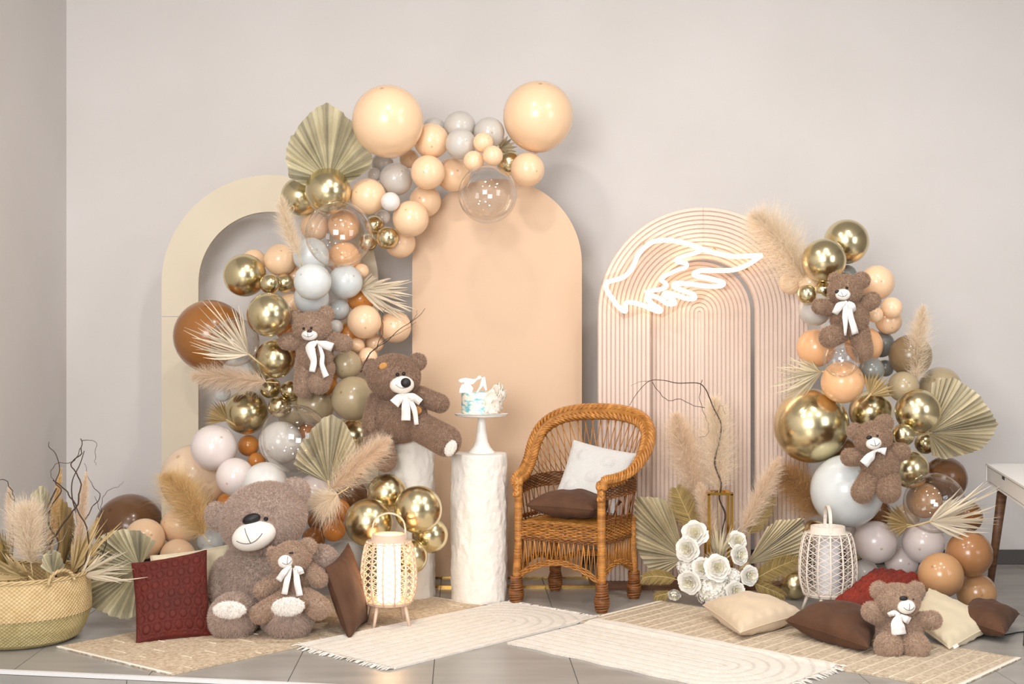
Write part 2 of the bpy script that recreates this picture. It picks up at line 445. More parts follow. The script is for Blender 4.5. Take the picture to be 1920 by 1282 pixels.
def balloon(px, py, pr, kind, layer, label, dmax=None, d=None):
    return (px, py, pr, kind, layer, label, dmax, d)
def pack(items, base, group, kfac=1.004):
    for (px, py, pr, kind, layer, label, dmax, dfix) in sorted(items, key=lambda q: q[4]):
        lim = dmax or base
        lim = lim / (1 + pr / FPX)
        if py + pr > 641: lim = min(lim, EYE * FPX / (py + pr * 1.02 - 641))
        dd = dfix or lim
        if not dfix:
            while dd > 5.6:
                c = P(px, py, dd); r = S(pr, dd); ok = True
                for (qx, qy, qr, qc, qrad, qd) in PLACED:
                    hyp = math.hypot(px - qx, py - qy)
                    if hyp < (pr + qr) * .93 and dd > qd - .01: ok = False; break
                    if (c - qc).length < kfac * (r + qrad): ok = False; break
                if ok: break
                dd -= .012
        c = P(px, py, dd); r = S(pr, dd)
        PLACED.append((px, py, pr, c, r, dd))
        if kind not in B_ME: B_ME[kind] = balloon_mesh(M_bal[kind], kind == 'clear'); K_ME[kind] = knot_mesh(M_bal[kind])
        o = bpy.data.objects.new('balloon', B_ME[kind]); C.objects.link(o); o.location = c; o.scale = (r, r, r)
        az = R.uniform(-.75, .75); el = R.uniform(-.55, .55)
        if pr > 50: az, el = R.uniform(-.5, .5), R.uniform(.6, 1.0)
        ax = Vector((math.sin(az), -math.cos(az) * math.cos(el), math.sin(el)))
        o.rotation_euler = ax.to_track_quat('Z', 'Y').to_euler()
        tag(o, label, 'balloon', group); ORG[o.as_pointer()] = c
        if kind != 'clear':
            kn = bpy.data.objects.new('knot', K_ME[kind]); C.objects.link(kn); kn.parent = o
b = balloon
LEFT = [
 b(727, 227, 67, 'peach', 3, 'very large peach balloon at the garland top beside the big spear palm leaf'),
 b(1009, 218, 66, 'peach', 3, 'very large peach balloon at the right end of the arching garland top'),
 b(814, 243, 23, 'grey', 0, 'grey balloon peeking out just right of the topmost left peach giant'),
 b(862, 238, 30, 'grey', 0, 'highest grey balloon in the middle of the garland top'),
 b(917, 249, 29, 'grey', 1, 'grey balloon left of the right-hand peach giant'),
 b(864, 270, 29, 'grey', 2, 'grey balloon in front of the highest grey one on the garland top'),
 b(809, 264, 33, 'peach', 1, 'medium peach balloon touching the right side of the left peach giant'),
 b(906, 267, 19, 'peach', 4, 'topmost of three small peach balloons above the hanging clear bubble'),
 b(888, 302, 19.5, 'peach', 5, 'leftmost of three small peach balloons above the hanging clear bubble'),
 b(924, 292, 19, 'peach', 5, 'rightmost of three small peach balloons above the hanging clear bubble'),
 b(955, 306, 23, 'gold', 1, 'small bronze gold balloon under the tiny palm fan near the right peach giant'),
 b(989, 318, 32, 'peach', 2, 'medium peach balloon below the right-hand peach giant'),
 b(914, 364, 55, 'clear', 6, 'clear bubble balloon hanging in front of the peach arch panel'),
 b(802, 323, 32, 'peach', 4, 'peach balloon left of the hanging clear bubble, in front of its neighbours'),
 b(850, 327, 32, 'peach', 2, 'peach balloon tucked between the hanging clear bubble and another peach one'),
 b(767, 297, 18, 'peach', 1, 'small peach balloon just under the left peach giant'),
 b(717, 307, 21, 'grey', 0, 'dull grey balloon half hidden between the spear palm leaf and the peach giant'),
 b(742, 336, 31, 'grey', 3, 'large pale grey balloon below the left peach giant'),
 b(702, 327, 13, 'white', 2, 'tiny white balloon at the right edge of the big spear palm leaf'),
 b(690, 368, 34, 'peach', 4, 'peach balloon right of the gold one under the spear palm leaf'),
 b(732, 378, 18, 'white', 4, 'upper of two small white balloons right of the clear bubble'),
 b(717, 408, 15, 'white', 4, 'lower of two small white balloons right of the clear bubble'),
 b(615, 358, 43, 'gold', 5, 'chrome gold balloon at the foot of the big spear palm leaf'),
 b(563, 368, 36, 'gold', 2, 'chrome gold balloon above the upright pampas, left of the spear leaf'),
 b(636, 440, 63, 'clear', 7, 'large clear bubble balloon under the spear leaf above the pale blue cluster'),
 b(702, 422, 18, 'gold', 5, 'upper small gold balloon at the right of the large clear bubble'),
 b(726, 446, 21, 'gold', 5, 'lower small gold balloon at the right of the large clear bubble'),
 b(690, 455, 17, 'gold', 3, 'small gold balloon seen through the right rim of the large clear bubble'),
 b(770, 410, 34, 'peach', 3, 'peach balloon beside the left edge of the peach panel, below the white pair'),
 b(797, 377, 30, 'peach', 1, 'peach balloon behind two others at the upper left edge of the peach panel'),
 b(750, 455, 29, 'peach', 0, 'lowest peach balloon of the upper bunch, behind the small gold pair'),
 b(645, 485, 32, 'apricot', 2, 'apricot balloon seen through the bottom of the large clear bubble'),
 b(645, 422, 30, 'apricot', 2, 'apricot balloon seen through the top of the large clear bubble'),
 b(590, 425, 27, 'peach', 1, 'peach balloon between the upright pampas and the large clear bubble'),
 b(583, 479, 34, 'blue', 5, 'topmost pale blue balloon of the cluster under the large clear bubble'),
 b(586, 528, 35, 'blue', 7, 'frontmost pale blue balloon in the centre of the left garland'),
 b(648, 528, 32, 'blue', 6, 'pale blue balloon at the right of the cluster next to the shredded palm'),
 b(584, 558, 33, 'blue', 5, 'pale blue balloon directly above the ribboned bear on the left garland'),
 b(635, 580, 21, 'blue', 5, 'small pale blue balloon up and right of the ribboned bear on the left garland'),
 b(606, 592, 19, 'blue', 4, 'small pale balloon behind the ear of the bear on the left garland'),
 b(630, 613, 14, 'white', 4, 'tiny white balloon right of the head of the bear on the left garland'),
 b(459, 516, 40, 'gold', 4, 'leftmost chrome gold balloon of the left garland, above the brown giant'),
 b(506, 532, 19, 'gold', 6, 'front of two tiny gold balloons beside the leftmost gold one'),
 b(533, 531, 18, 'gold', 5, 'rear of two tiny gold balloons beside the pale blue cluster'),
 b(504, 590, 41, 'gold', 5, 'chrome gold balloon left of the bear on the garland, reflecting darkly'),
 b(516, 672, 37, 'gold', 5, 'chrome gold balloon under the left paw of the garland bear'),
 b(525, 487, 30, 'peach', 2, 'peach balloon left of the pale blue cluster'),
 b(476, 490, 23, 'peach', 1, 'peach balloon peeking above the leftmost gold one'),
 b(394, 630, 68, 'brown', 1, 'giant caramel brown balloon at the far left of the garland over the cream arch'),
 b(440, 641, 46, 'clear', 4, 'clear bubble balloon in front of the giant brown one'),
 b(447, 699, 31, 'blue', 3, 'pale blue balloon above the horizontal pampas plume'),
 b(418, 738, 15, 'blue', 2, 'small pale blue balloon peeking out below the horizontal pampas plume'),
 b(683, 603, 32, 'peach', 4, 'peach balloon under the shredded palm, right of the garland bear'),
 b(741, 613, 30, 'peach', 2, 'rightmost peach balloon under the shredded palm'),
 b(677, 560, 26, 'orange', 1, 'orange balloon deep behind the shredded palm'),
 b(678, 508, 14, 'peach', 3, 'tiny peach balloon right of the pale blue cluster'),
 b(540, 610, 28, 'orange', 0, 'orange balloon deep behind the head of the garland bear'),
 b(560, 640, 30, 'orange', 0, 'orange balloon hidden behind the body of the garland bear'),
 b(655, 630, 26, 'orange', 1, 'orange balloon behind the right arm of the garland bear'),
 b(669, 648, 15, 'peach', 3, 'tiny peach balloon above the khaki one by the curly twig'),
 b(702, 643, 18, 'peach', 3, 'small peach balloon behind the curly twig'),
 b(690, 669, 18, 'peach', 4, 'small peach balloon above the ear of the pillar bear'),
 b(650, 684, 28, 'khaki', 4, 'khaki balloon right of the legs of the garland bear'),
 b(663, 747, 42, 'khaki', 6, 'large khaki balloon left of the bear on the pillar'),
 b(591, 760, 36, 'khaki', 3, 'khaki balloon behind the top of the low clear bubble'),
 b(616, 722, 17, 'orange', 3, 'small orange balloon beside the foot of the garland bear'),
 b(507, 727, 20, 'gold', 6, 'left of three tiny gold balloons below the garland bear'),
 b(545, 732, 19, 'gold', 5, 'right of three tiny gold balloons below the garland bear'),
 b(523, 762, 20, 'gold', 6, 'lowest of three tiny gold balloons below the garland bear'),
 b(462, 773, 41, 'gold', 5, 'chrome gold balloon between the small palm fan and three tiny gold ones'),
 b(553, 822, 64, 'clear', 7, 'large clear bubble balloon in front of the lower spear palm leaf'),
 b(526, 830, 41, 'white', 5, 'white balloon seen inside the outline of the low clear bubble'),
 b(401, 839, 43, 'pink', 4, 'pinkish white balloon at the left edge above the giant blush one'),
 b(466, 835, 20, 'orange', 4, 'upper tiny orange balloon between the white balloons'),
 b(481, 865, 17, 'orange', 4, 'lower tiny orange balloon between the white balloons'),
 b(441, 894, 36, 'pink', 4, 'pinkish white balloon left above the head of the giant bear'),
 b(497, 908, 42, 'white', 5, 'white balloon directly above the head of the giant bear'),
 b(589, 925, 36, 'pink', 4, 'pinkish white balloon behind the right ear of the giant bear'),
 b(365, 897, 64, 'blush', 1, 'giant blush balloon above the floor left of the giant bear'),
 b(425, 943, 19, 'orange', 2, 'orange balloon behind the left ear of the giant bear'),
 b(575, 812, 18, 'orange', 2, 'orange balloon behind the lower spear palm leaf'),
 b(635, 958, 23, 'orange', 4, 'orange balloon behind the cream pampas tuft near the giant bear'),
 b(626, 993, 22, 'orange', 6, 'round orange balloon right of the giant bear, in front of the dark ones'),
 b(600, 973, 24, 'brown', 3, 'brown balloon in the gap right of the face of the giant bear'),
 b(588, 1010, 22, 'brown', 3, 'low brown balloon behind the cheek of the giant bear'),
 b(664, 818, 36, 'gold', 1, 'dark gold balloon in shadow behind the pillar bear'),
 b(691, 979, 45, 'gold', 5, 'large gold balloon left above the lit lantern', 6.62),
 b(725, 925, 37, 'gold', 3, 'gold balloon at the back of the bunch above the lit lantern', 6.66),
 b(784, 955, 45, 'gold', 6, 'large gold balloon in front of the pillar, right above the lit lantern', 6.62),
 b(806, 1003, 34, 'gold', 4, 'gold balloon at the far right of the bunch between the two pillars', 6.62),
 b(769, 1043, 33, 'gold', 4, 'lowest gold balloon, behind the right side of the lit lantern', 6.62),
 b(648, 1047, 36, 'blue', 4, 'pale blue balloon near the floor behind the upright brown cushion'),
 b(271, 1010, 38, 'peach', 3, 'peach balloon near the floor in front of the giant dark brown one'),
 b(336, 986, 35, 'peach', 2, 'peach balloon under the golden pampas plume'),
 b(333, 1043, 33, 'peach', 4, 'low peach balloon right behind the red quilted cushion'),
 b(395, 1014, 26, 'blue', 4, 'pale blue balloon left of the cheek of the giant bear'),
 b(392, 1040, 18, 'blue', 5, 'small pale blue balloon behind the cream cushion of the giant bear'),
 b(243, 990, 64, 'cocoa', 0, 'giant dark brown balloon by the wall behind the basket', 7.7),
 b(555, 520, 28, 'peach', 0, 'peach balloon glimpsed between the pale blue cluster and the tiny gold pair'),
 b(545, 575, 26, 'peach', 0, 'peach balloon glimpsed between the pale blue cluster and the dark reflecting gold one'),
 b(610, 690, 30, 'orange', 0, 'orange balloon glimpsed behind the legs of the garland bear'),
 b(550, 770, 32, 'khaki', 0, 'khaki balloon deep behind three tiny gold ones'),
 b(480, 700, 26, 'khaki', 0, 'khaki balloon glimpsed between the lower gold balloon and the pale blue one'),
 b(650, 880, 30, 'cocoa', 0, 'dark brown balloon deep behind the slanted pampas plume'),
 b(660, 930, 30, 'cocoa', 0, 'dark brown balloon behind the gold bunch above the lantern'),
]
RIGHT = [
 b(1587, 453, 42, 'gold', 2, 'topmost chrome gold balloon of the right garland'),
 b(1545, 488, 41, 'gold', 4, 'chrome gold balloon in front of the topmost one on the right garland'),
 b(1587, 516, 20, 'slate', 1, 'grey balloon behind the head of the upper bear on the right garland'),
 b(1644, 530, 33, 'peach', 2, 'large peach balloon right of the upper bear on the right garland'),
 b(1672, 577, 20, 'peach', 4, 'small peach balloon at the right outline below the large peach one'),
 b(1641, 590, 15, 'peach', 4, 'tiny peach balloon beside the ribs of the upper right-garland bear'),
 b(1666, 602, 25, 'peach', 2, 'peach balloon below the small pair right of the upper bear'),
 b(1513, 552, 18, 'gold', 5, 'left tiny gold balloon below the upper gold pair'),
 b(1543, 544, 17, 'gold', 3, 'right tiny gold balloon just left of the head of the upper bear'),
 b(1483, 530, 22, 'cream', 1, 'cream balloon hidden behind the feathery pampas by the neon wing'),
 b(1519, 530, 22, 'cream', 1, 'cream balloon behind the tiny gold pair of the right garland'),
 b(1528, 580, 31, 'grey', 3, 'grey balloon under the left arm of the upper bear on the right garland'),
 b(1556, 614, 18, 'blue', 2, 'small blue grey balloon behind the knee of the upper right-garland bear'),
 b(1530, 652, 36, 'apricot', 4, 'apricot balloon left of the small clear bubble on the right garland'),
 b(1620, 647, 35, 'apricot', 2, 'apricot balloon behind the right leg of the upper bear'),
 b(1652, 645, 25, 'slate', 1, 'dark grey balloon right behind the apricot one at the upper bear'),
 b(1577, 674, 34, 'clear', 7, 'small clear bubble balloon below the upper bear on the right garland'),
 b(1580, 716, 40, 'apricot', 5, 'apricot balloon in the middle of the right garland below the clear bubble'),
 b(1634, 694, 24, 'slate', 2, 'dark grey balloon below the foot of the upper bear'),
 b(1660, 690, 16, 'slate', 1, 'small dark grey balloon left of the olive brown one'),
 b(1707, 667, 40, 'olive', 1, 'olive brown balloon behind the upright pampas at the right'),
 b(1694, 725, 29, 'khaki', 3, 'khaki balloon between the small gold palm fan and the pampas'),
 b(1763, 728, 40, 'khaki', 1, 'khaki balloon behind the large pleated palm fan at the right'),
 b(1521, 798, 70, 'gold', 4, 'giant chrome gold balloon over the edge of the ribbed arch'),
 b(1633, 772, 41, 'gold', 4, 'chrome gold balloon above the lower bear of the right garland'),
 b(1721, 771, 42, 'gold', 5, 'chrome gold balloon at the base of the large pleated palm fan'),
 b(1694, 815, 21, 'gold', 6, 'left tiny gold balloon beside the head of the lower garland bear'),
 b(1735, 831, 20, 'gold', 6, 'right tiny gold balloon on the base of the large pleated palm fan'),
 b(1706, 879, 36, 'gold', 4, 'gold balloon under the right paw of the lower garland bear'),
 b(1588, 920, 68, 'blue', 4, 'giant pale blue balloon that the lower garland bear leans on'),
 b(1772, 897, 41, 'cocoa', 2, 'dark brown balloon above the clear bubble at the right'),
 b(1752, 943, 57, 'clear', 6, 'clear bubble balloon at the lower right with a tan balloon behind it'),
 b(1733, 938, 33, 'tan', 3, 'tan balloon seen through the lower right clear bubble'),
 b(1812, 968, 30, 'brown', 2, 'brown balloon right of the lower clear bubble behind dried palm strips'),
 b(1641, 1016, 40, 'pink', 5, 'left of two large pinkish white balloons at the foot of the right garland'),
 b(1731, 1017, 39, 'pink', 5, 'right of two large pinkish white balloons at the foot of the right garland'),
 b(1690, 1052, 31, 'pink', 3, 'pinkish balloon between and behind the two large white ones'),
 b(1622, 1072, 24, 'white', 4, 'white balloon between the unlit lantern and the red cushion'),
 b(1583, 1000, 25, 'pink', 2, 'pinkish balloon behind the collar of the unlit lantern'),
 b(1528, 1000, 26, 'gold', 2, 'gold balloon behind the unlit lantern, right of the palm fan'),
 b(1607, 1036, 13, 'gold', 3, 'tiny gold balloon at the right shoulder of the unlit lantern'),
 b(1817, 1038, 43, 'caramel', 4, 'caramel balloon beside the leg of the white desk', 6.45),
 b(1764, 1078, 42, 'tan', 6, 'tan balloon behind the cream cushion at the right'),
 b(1831, 1111, 36.5, 'tan', 3, 'rightmost tan balloon lying on the floor by the desk leg'),
 b(1490, 1096, 27, 'gold', 3, 'dark gold balloon on the floor behind the drooping feather'),
 b(1640, 960, 30, 'cocoa', 1, 'dark brown balloon deep behind the legs of the lower garland bear'),
 b(1660, 850, 34, 'cocoa', 0, 'dark brown balloon hidden behind the lower garland bear'),
 b(1580, 850, 30, 'cocoa', 0, 'dark brown balloon between the giant gold and giant blue ones'),
 b(1700, 968, 24, 'cream', 1, 'cream balloon behind the small lower palm fan'),
]
pack(LEFT, 7.24, 'balloons of the left garland')
pack(RIGHT, 6.98, 'balloons of the right garland')
def front_d(px, py, pr, pad=.0):
    """depth at which a ball of that pixel size just clears the balloons behind it"""
    d = 7.2
    while d > 5.5:
        c = P(px, py, d); r = S(pr, d)
        if all((c - qc).length > .95 * (r + qr_) and not (math.hypot(px - qx, py - qy) < (pr + qr) * .8 and d > qd) for (qx, qy, qr, qc, qr_, qd) in PLACED): return d - pad
        d -= .02
    return d
# ------------------------------------------------------------------ teddy bears
M_furbig = mat('fur_taupe', lin(216, 196, 184), .95, tint=.3, spec=.1, trans=.3)
M_fur = mat('fur_brown', lin(212, 186, 166), .95, tint=.34, spec=.1, trans=.3)
M_furdk = mat('fur_dark_brown', lin(200, 172, 150), .95, tint=.36, spec=.1, trans=.3)
M_furpatch = mat('fur_grizzled', lin(194, 166, 146), .95, tint=.36, spec=.1, trans=.3)
M_felt = mat('white_felt', lin(240, 236, 230), .9, bump=.1, bump_scale=300)
M_pad = mat('white_plush', lin(240, 234, 228), .95, tint=.1, spec=.1)
M_nose = mat('black_nose', lin(24, 22, 24), .5)
M_nosebr = mat('brown_nose', lin(70, 44, 36), .35)
M_eye = mat('glossy_eye', lin(18, 14, 14), .08)
M_stitch = mat('stitch', lin(70, 68, 70), .8)
M_ribbon = mat('white_ribbon', lin(242, 239, 236), .6, bump=.1, bump_scale=200)
M_patch = mat('tan_patch', lin(196, 142, 84), .9, bump=.4, bump_scale=120)
def ysurf(e, px, py):
    """front surface point of an axis-aligned ellipsoid e=(centre, radii) seen at pixel px,py"""
    c, r = e; q = P(px, py, c.y)
    u = min(.97, math.hypot((q.x - c.x) / r[0], (q.z - c.z) / r[2]))
    return Vector((q.x, c.y - r[1] * math.sqrt(max(0, 1 - u * u)), q.z))
def bear(label, d, head, ears, muzzle, nose, eyes, torso, arms, legs, fur, seed, dens=230000, flen=.0098, fw=.0028,
         bow=(), pads=(), patches=(), roll=0, hd=0, nose_m=None, mouth='smile', base=None, group='teddy bears'):
    k = d / FPX
    root = thing('teddy_bear', label, 'teddy bear', base or P(torso[0], torso[1] + torso[3], d), group)
    D = lambda px, py, o: P(px, py, d + o)
    tc = D(torso[0], torso[1], 0); tr = (torso[2] * k, torso[2] * k * .8, torso[3] * k)
    m = MB().ell(tc, tr, None, 28, 18); m.fur(dens, flen, fw, seed).build('torso', fur, root)
    hc = D(head[0], head[1], hd); hr = (head[2] * k, (head[2] + head[3]) / 2 * k * .92, head[3] * k)
    m = MB().ell(hc, hr, Matrix.Rotation(-roll, 3, 'Y'), 28, 18); h = m.fur(dens, flen, fw, seed + 1).build('head', fur, root)
    for (x, y, r) in ears:
        r2 = r if hasattr(r, '__len__') else (r, r)
        m = MB().ell(D(x, y, hd + r2[0] * k * .3), (r2[0] * k, min(r2) * k * .55, r2[1] * k), Matrix.Rotation(-roll, 3, 'Y'), 18, 12)
        m.fur(dens, flen * .9, fw, seed + int(x)).build('ear', fur, h)
    q = ysurf((hc, hr), muzzle[0], muzzle[1]); mr = (muzzle[2] * k, muzzle[2] * k * .75, muzzle[3] * k); mc = Vector((q.x, q.y + mr[1] * .12, q.z))
    RM = Matrix.Rotation(-roll, 3, 'Y')
    mu = MB().ell(mc, mr, RM, 28, 18).build('muzzle', M_felt, h)
    q = ysurf((mc, mr), nose[0], nose[1])
    MB().ell(q, (nose[2] * k, nose[2] * k * .55, nose[3] * k), RM, 18, 12).build('nose', nose_m or M_nose, h)
    def mpt(u, v):
        w = math.sqrt(max(.02, 1 - u * u - v * v)); return mc + RM @ Vector((u * mr[0], -w * mr[1] - .0006, v * mr[2]))
    nu, nv = 0, .45
    mo = MB(); rw = .0011 if muzzle[2] < 30 else .0016
    nl = RM.inverted() @ Vector((nose[0] - muzzle[0], 0, -(nose[1] - muzzle[1]))); dx = max(-.7, min(.7, nl.x / muzzle[2])); dy = max(-.7, min(.7, nl.z / muzzle[3] * .8))
    mid = (.02 + dx * .55, -.34)
    if mouth:
        mo.tube([mpt(dx + (mid[0] - dx) * t / 5, dy + (mid[1] - dy) * t / 5) for t in range(6)], rw, 5)
        mo.tube([mpt(mid[0] + .6 * u, mid[1] + .40 * u * u) for u in [i / 6 - 1 for i in range(13)]], rw, 5)
        mo.build('mouth_stitching', M_stitch, h)
    for (x, y, r) in eyes:
        MB().ell(ysurf((hc, hr), x, y) + Vector((0, -.002, 0)), (r * k, r * k, r * k), None, 12, 8).build('eye', M_eye, h)
    for i, (A, B_, ra, rb) in enumerate(arms):
        MB().limb(D(*A), D(*B_), ra * k, rb * k).fur(dens, flen, fw, seed + 20 + i).build('arm', fur, root)
    for i, (A, B_, ra, rb) in enumerate(legs):
        MB().limb(D(*A), D(*B_), ra * k, rb * k).fur(dens, flen, fw, seed + 30 + i).build('leg', fur, root)
    for (x, y, o, rx, ry, rot) in pads:
        MB().ell(D(x, y, o), (rx * k, .012, ry * k), Matrix.Rotation(rot, 3, 'Y'), 24, 12).fur(dens * .8, flen * .6, fw, seed + 40).build('foot_pad', M_pad, root)
    for (x, y, o, w, hh, rot) in patches:
        e_ = (hc, hr) if y < head[1] + head[3] * .6 else (tc, tr); MB().ell(ysurf(e_, x, y) + Vector((0, -.004, 0)), (w * k, .006, hh * k), Matrix.Rotation(rot, 3, 'Y'), 8, 6).build('patch', M_patch, root)
    if bow:
        kx, ky, ko, kr = bow[0]
        bo = MB().ell(D(kx, ky, ko), (kr * k, kr * k * .7, kr * k), None, 12, 8).build('bow', M_ribbon, root)
        for nm, pts, wd in bow[1:]:
            sp = spline([D(*q) for q in pts], 5); n = len(sp); ws = []
            for i in range(n):
                f = i / (n - 1) * (len(wd) - 1); j = min(int(f), len(wd) - 2); ws.append((wd[j] + (wd[j + 1] - wd[j]) * (f - j)) * k)
            sp = [p + Vector((0, .003 * math.sin(i * 1.1 + seed), 0)) for i, p in enumerate(sp)]
            MB().strip(sp, ws).build(nm, M_ribbon, bo, solid=.0016)
    return root
def clear_d(pts, pad=0):
    return min(front_d(x, y, r) for (x, y, r) in pts) - pad
# giant bear and the small one on its leg
kb = 6.14
bear('giant taupe teddy bear sitting on the left jute rug with white foot pads', kb,
     (494, 972, 80, 66), [(408, 968, (22, 27)), (553, 922, (28, 26))], (488, 995, 41, 27), (473, 972, 17, 10), [(511, 964, 4.2)],
     (478, 1086, 68, 76), [((545, 1062, -.03), (603, 1052, -.02), 34, 30), ((424, 1070, 0), (408, 1112, -.03), 26, 22)],
     [((452, 1150, -.05), (436, 1158, -.235), 42, 42.5), ((520, 1148, -.03), (543, 1155, -.245), 42, 43.5)],
     M_furbig, 11, dens=170000, flen=.0125, fw=.003, roll=.30, hd=-.05, base=Vector((-1.18, 6.14, 0)),
     pads=[(430, 1143, -.415, 29, 15, 0), (540, 1137, -.43, 29, 16, -.1)])
ks = 5.93
bear('small brown teddy bear with white ribbon sitting on the leg of the giant bear', ks,
     (546, 1046, 36, 30), [(512, 1040, (11, 16)), (576, 1024, (17, 15))], (540, 1048, 14, 12.5), (545, 1036, 3, 2), [(553, 1032, 1.8)],
     (553, 1094, 27, 36), [((522, 1086, 0), (493, 1106, -.03), 14, 15), ((580, 1070, 0), (598, 1084, -.03), 15, 16)],
     [((534, 1125, -.05), (488, 1150, -.12), 19, 17), ((575, 1122, -.05), (598, 1139, -.12), 19, 20)], M_fur, 61, roll=.2, hd=-.03,
     base=Vector((-.97, 5.93, .17)),
     bow=[(544, 1062, -.105, 3), ('loop', [(544, 1062, -.11), (533, 1072, -.12), (522, 1088, -.11)], (5, 11, 12)), ('loop', [(552, 1063, -.1), (562, 1068, -.11), (566, 1076, -.105)], (6, 12, 9)),
          ('tail', [(545, 1063, -.1), (539, 1085, -.11), (533, 1114, -.115)], (6, 11, 11)), ('tail', [(554, 1064, -.1), (557, 1090, -.11), (562, 1117, -.115)], (9, 12, 12))])
# bear on the left garland
dg = clear_d([(591, 663, 26), (585, 613, 26), (572, 725, 15), (600, 715, 15), (538, 640, 12), (646, 645, 12)])
bear('brown teddy bear with long white ribbon tails hanging on the left garland', dg,
     (585, 613, 35, 28), [(553, 595, 13.5), (611, 589, 15)], (584, 628, 15, 10.5), (581.5, 621, 5, 3), [(574, 616, 2.6), (588, 615, 2.6)],
     (590, 664, 33, 40), [((562, 640, 0), (538, 640, -.02), 15, 14.5), ((620, 638, 0), (645, 644, -.02), 15, 15)],
     [((572, 688, 0), (570, 726, -.03), 17, 18.5), ((610, 690, 0), (599, 718, -.08), 17, 19)], M_fur, 71, roll=.03, hd=-.03, nose_m=M_nosebr,
     bow=[(594, 641, -.095, 3.5), ('loop', [(594, 641, -.1), (609, 646, -.11), (624, 651, -.1)], (5, 15, 16)),
          ('tail', [(592, 641, -.1), (582, 652, -.105), (588, 676, -.115), (585, 697, -.12)], (8, 19, 12, 11)), ('tail', [(597, 642, -.1), (604, 665, -.11), (604, 685, -.12), (612, 706, -.15)], (5, 8, 9, 11))])
# patched bear on the rear pillar
bear('teddy bear with tan patches and white bow sitting on the rear plaster pillar', 6.66,
     (738, 706, 49, 41), [(695, 690, 17), (783, 678, 16)], (756, 720, 23, 17), (762, 717, 9.5, 9), [(748.5, 701, 3.5), (760, 700, 3.5)],
     (748, 782, 52, 47), [((708, 752, 0), (697, 795, -.03), 18, 17), ((788, 742, 0), (825, 756, -.05), 17, 16)],
     [((708, 815, 0), (722, 862, -.12), 25, 20), ((788, 800, -.04), (836, 826, -.13), 26, 27)], M_furpatch, 81, roll=-.02, hd=-.04, base=P(763, 823, 6.66), flen=.0105,
     pads=[(845, 840, -.205, 9.5, 15, .45)], patches=[(722, 686, 0, 9, 7, -.5), (784, 768, 0, 10, 8, .3)],
     bow=[(759, 741, -.135, 4), ('loop', [(759, 741, -.14), (749, 746, -.15), (739, 757, -.145)], (7, 16, 20)), ('loop', [(759, 741, -.14), (774, 744, -.15), (789, 754, -.13)], (7, 14, 13)),
          ('tail', [(758, 742, -.14), (761, 765, -.155), (761, 788, -.15)], (9, 16, 17)), ('tail', [(762, 742, -.14), (776, 765, -.15), (781, 796, -.135)], (7, 10, 8))])
# upper bear on the right garland
dg = clear_d([(1594, 595, 26), (1585, 543, 24), (1560, 630, 14), (1617, 655, 14), (1542, 574, 11), (1636, 563, 11)])
bear('dark brown teddy bear with white ribbon high on the right garland', dg,
     (1585, 544, 31, 28), [(1616, 525, 15), (1565, 522, 11)], (1575, 553, 14, 11), (1569, 547, 4.8, 3.2), [(1581, 541, 2.6)],
     (1593, 595, 35, 38), [((1565, 577, 0), (1536, 574, -.03), 13.5, 13), ((1614, 573, 0), (1635, 563, -.02), 15, 15)],
     [((1578, 622, 0), (1555, 632, -.1), 17, 18), ((1611, 622, 0), (1618, 656, -.03), 18, 17.5)], M_furdk, 91, roll=.1, hd=-.03,
     bow=[(1586, 567, -.105, 3.5), ('loop', [(1586, 567, -.11), (1574, 574, -.12), (1565, 588, -.11)], (6, 15, 11)), ('loop', [(1589, 567, -.11), (1597, 573, -.12), (1602, 584, -.1)], (7, 13, 9)),
          ('tail', [(1586, 568, -.11), (1585, 595, -.12), (1585, 629, -.115)], (10, 11, 4)), ('tail', [(1591, 568, -.11), (1597, 600, -.12), (1604, 626, -.11)], (8, 11, 13))])
# lower bear on the right garland
dg = clear_d([(1650, 866, 27), (1638, 819, 24), (1617, 920, 15), (1665, 918, 16), (1592, 857, 12), (1688, 848, 12)])
bear('dark brown teddy bear with small white bow leaning on the giant pale blue balloon', dg,
     (1637, 821, 34, 30), [(1603, 808, 15), (1659, 793, 16)], (1631, 829, 14.5, 11.5), (1629, 820, 5.5, 3.6), [(1623, 818, 2.2), (1637, 815, 2.2)],
     (1650, 866, 36, 38), [((1617, 856, 0), (1593, 857, -.03), 15, 15), ((1670, 848, 0), (1690, 847, -.02), 16, 15.5)],
     [((1632, 893, 0), (1617, 922, -.06), 18, 19.5), ((1667, 893, 0), (1666, 920, -.08), 19, 21)], M_furdk, 101, roll=.16, hd=-.03,
     bow=[(1642, 845, -.1, 3), ('loop', [(1642, 845, -.105), (1650, 844, -.11), (1661, 846, -.1)], (4, 8, 15)), ('tail', [(1641, 845, -.105), (1632, 856, -.115), (1619, 870, -.11)], (5, 17, 18))])
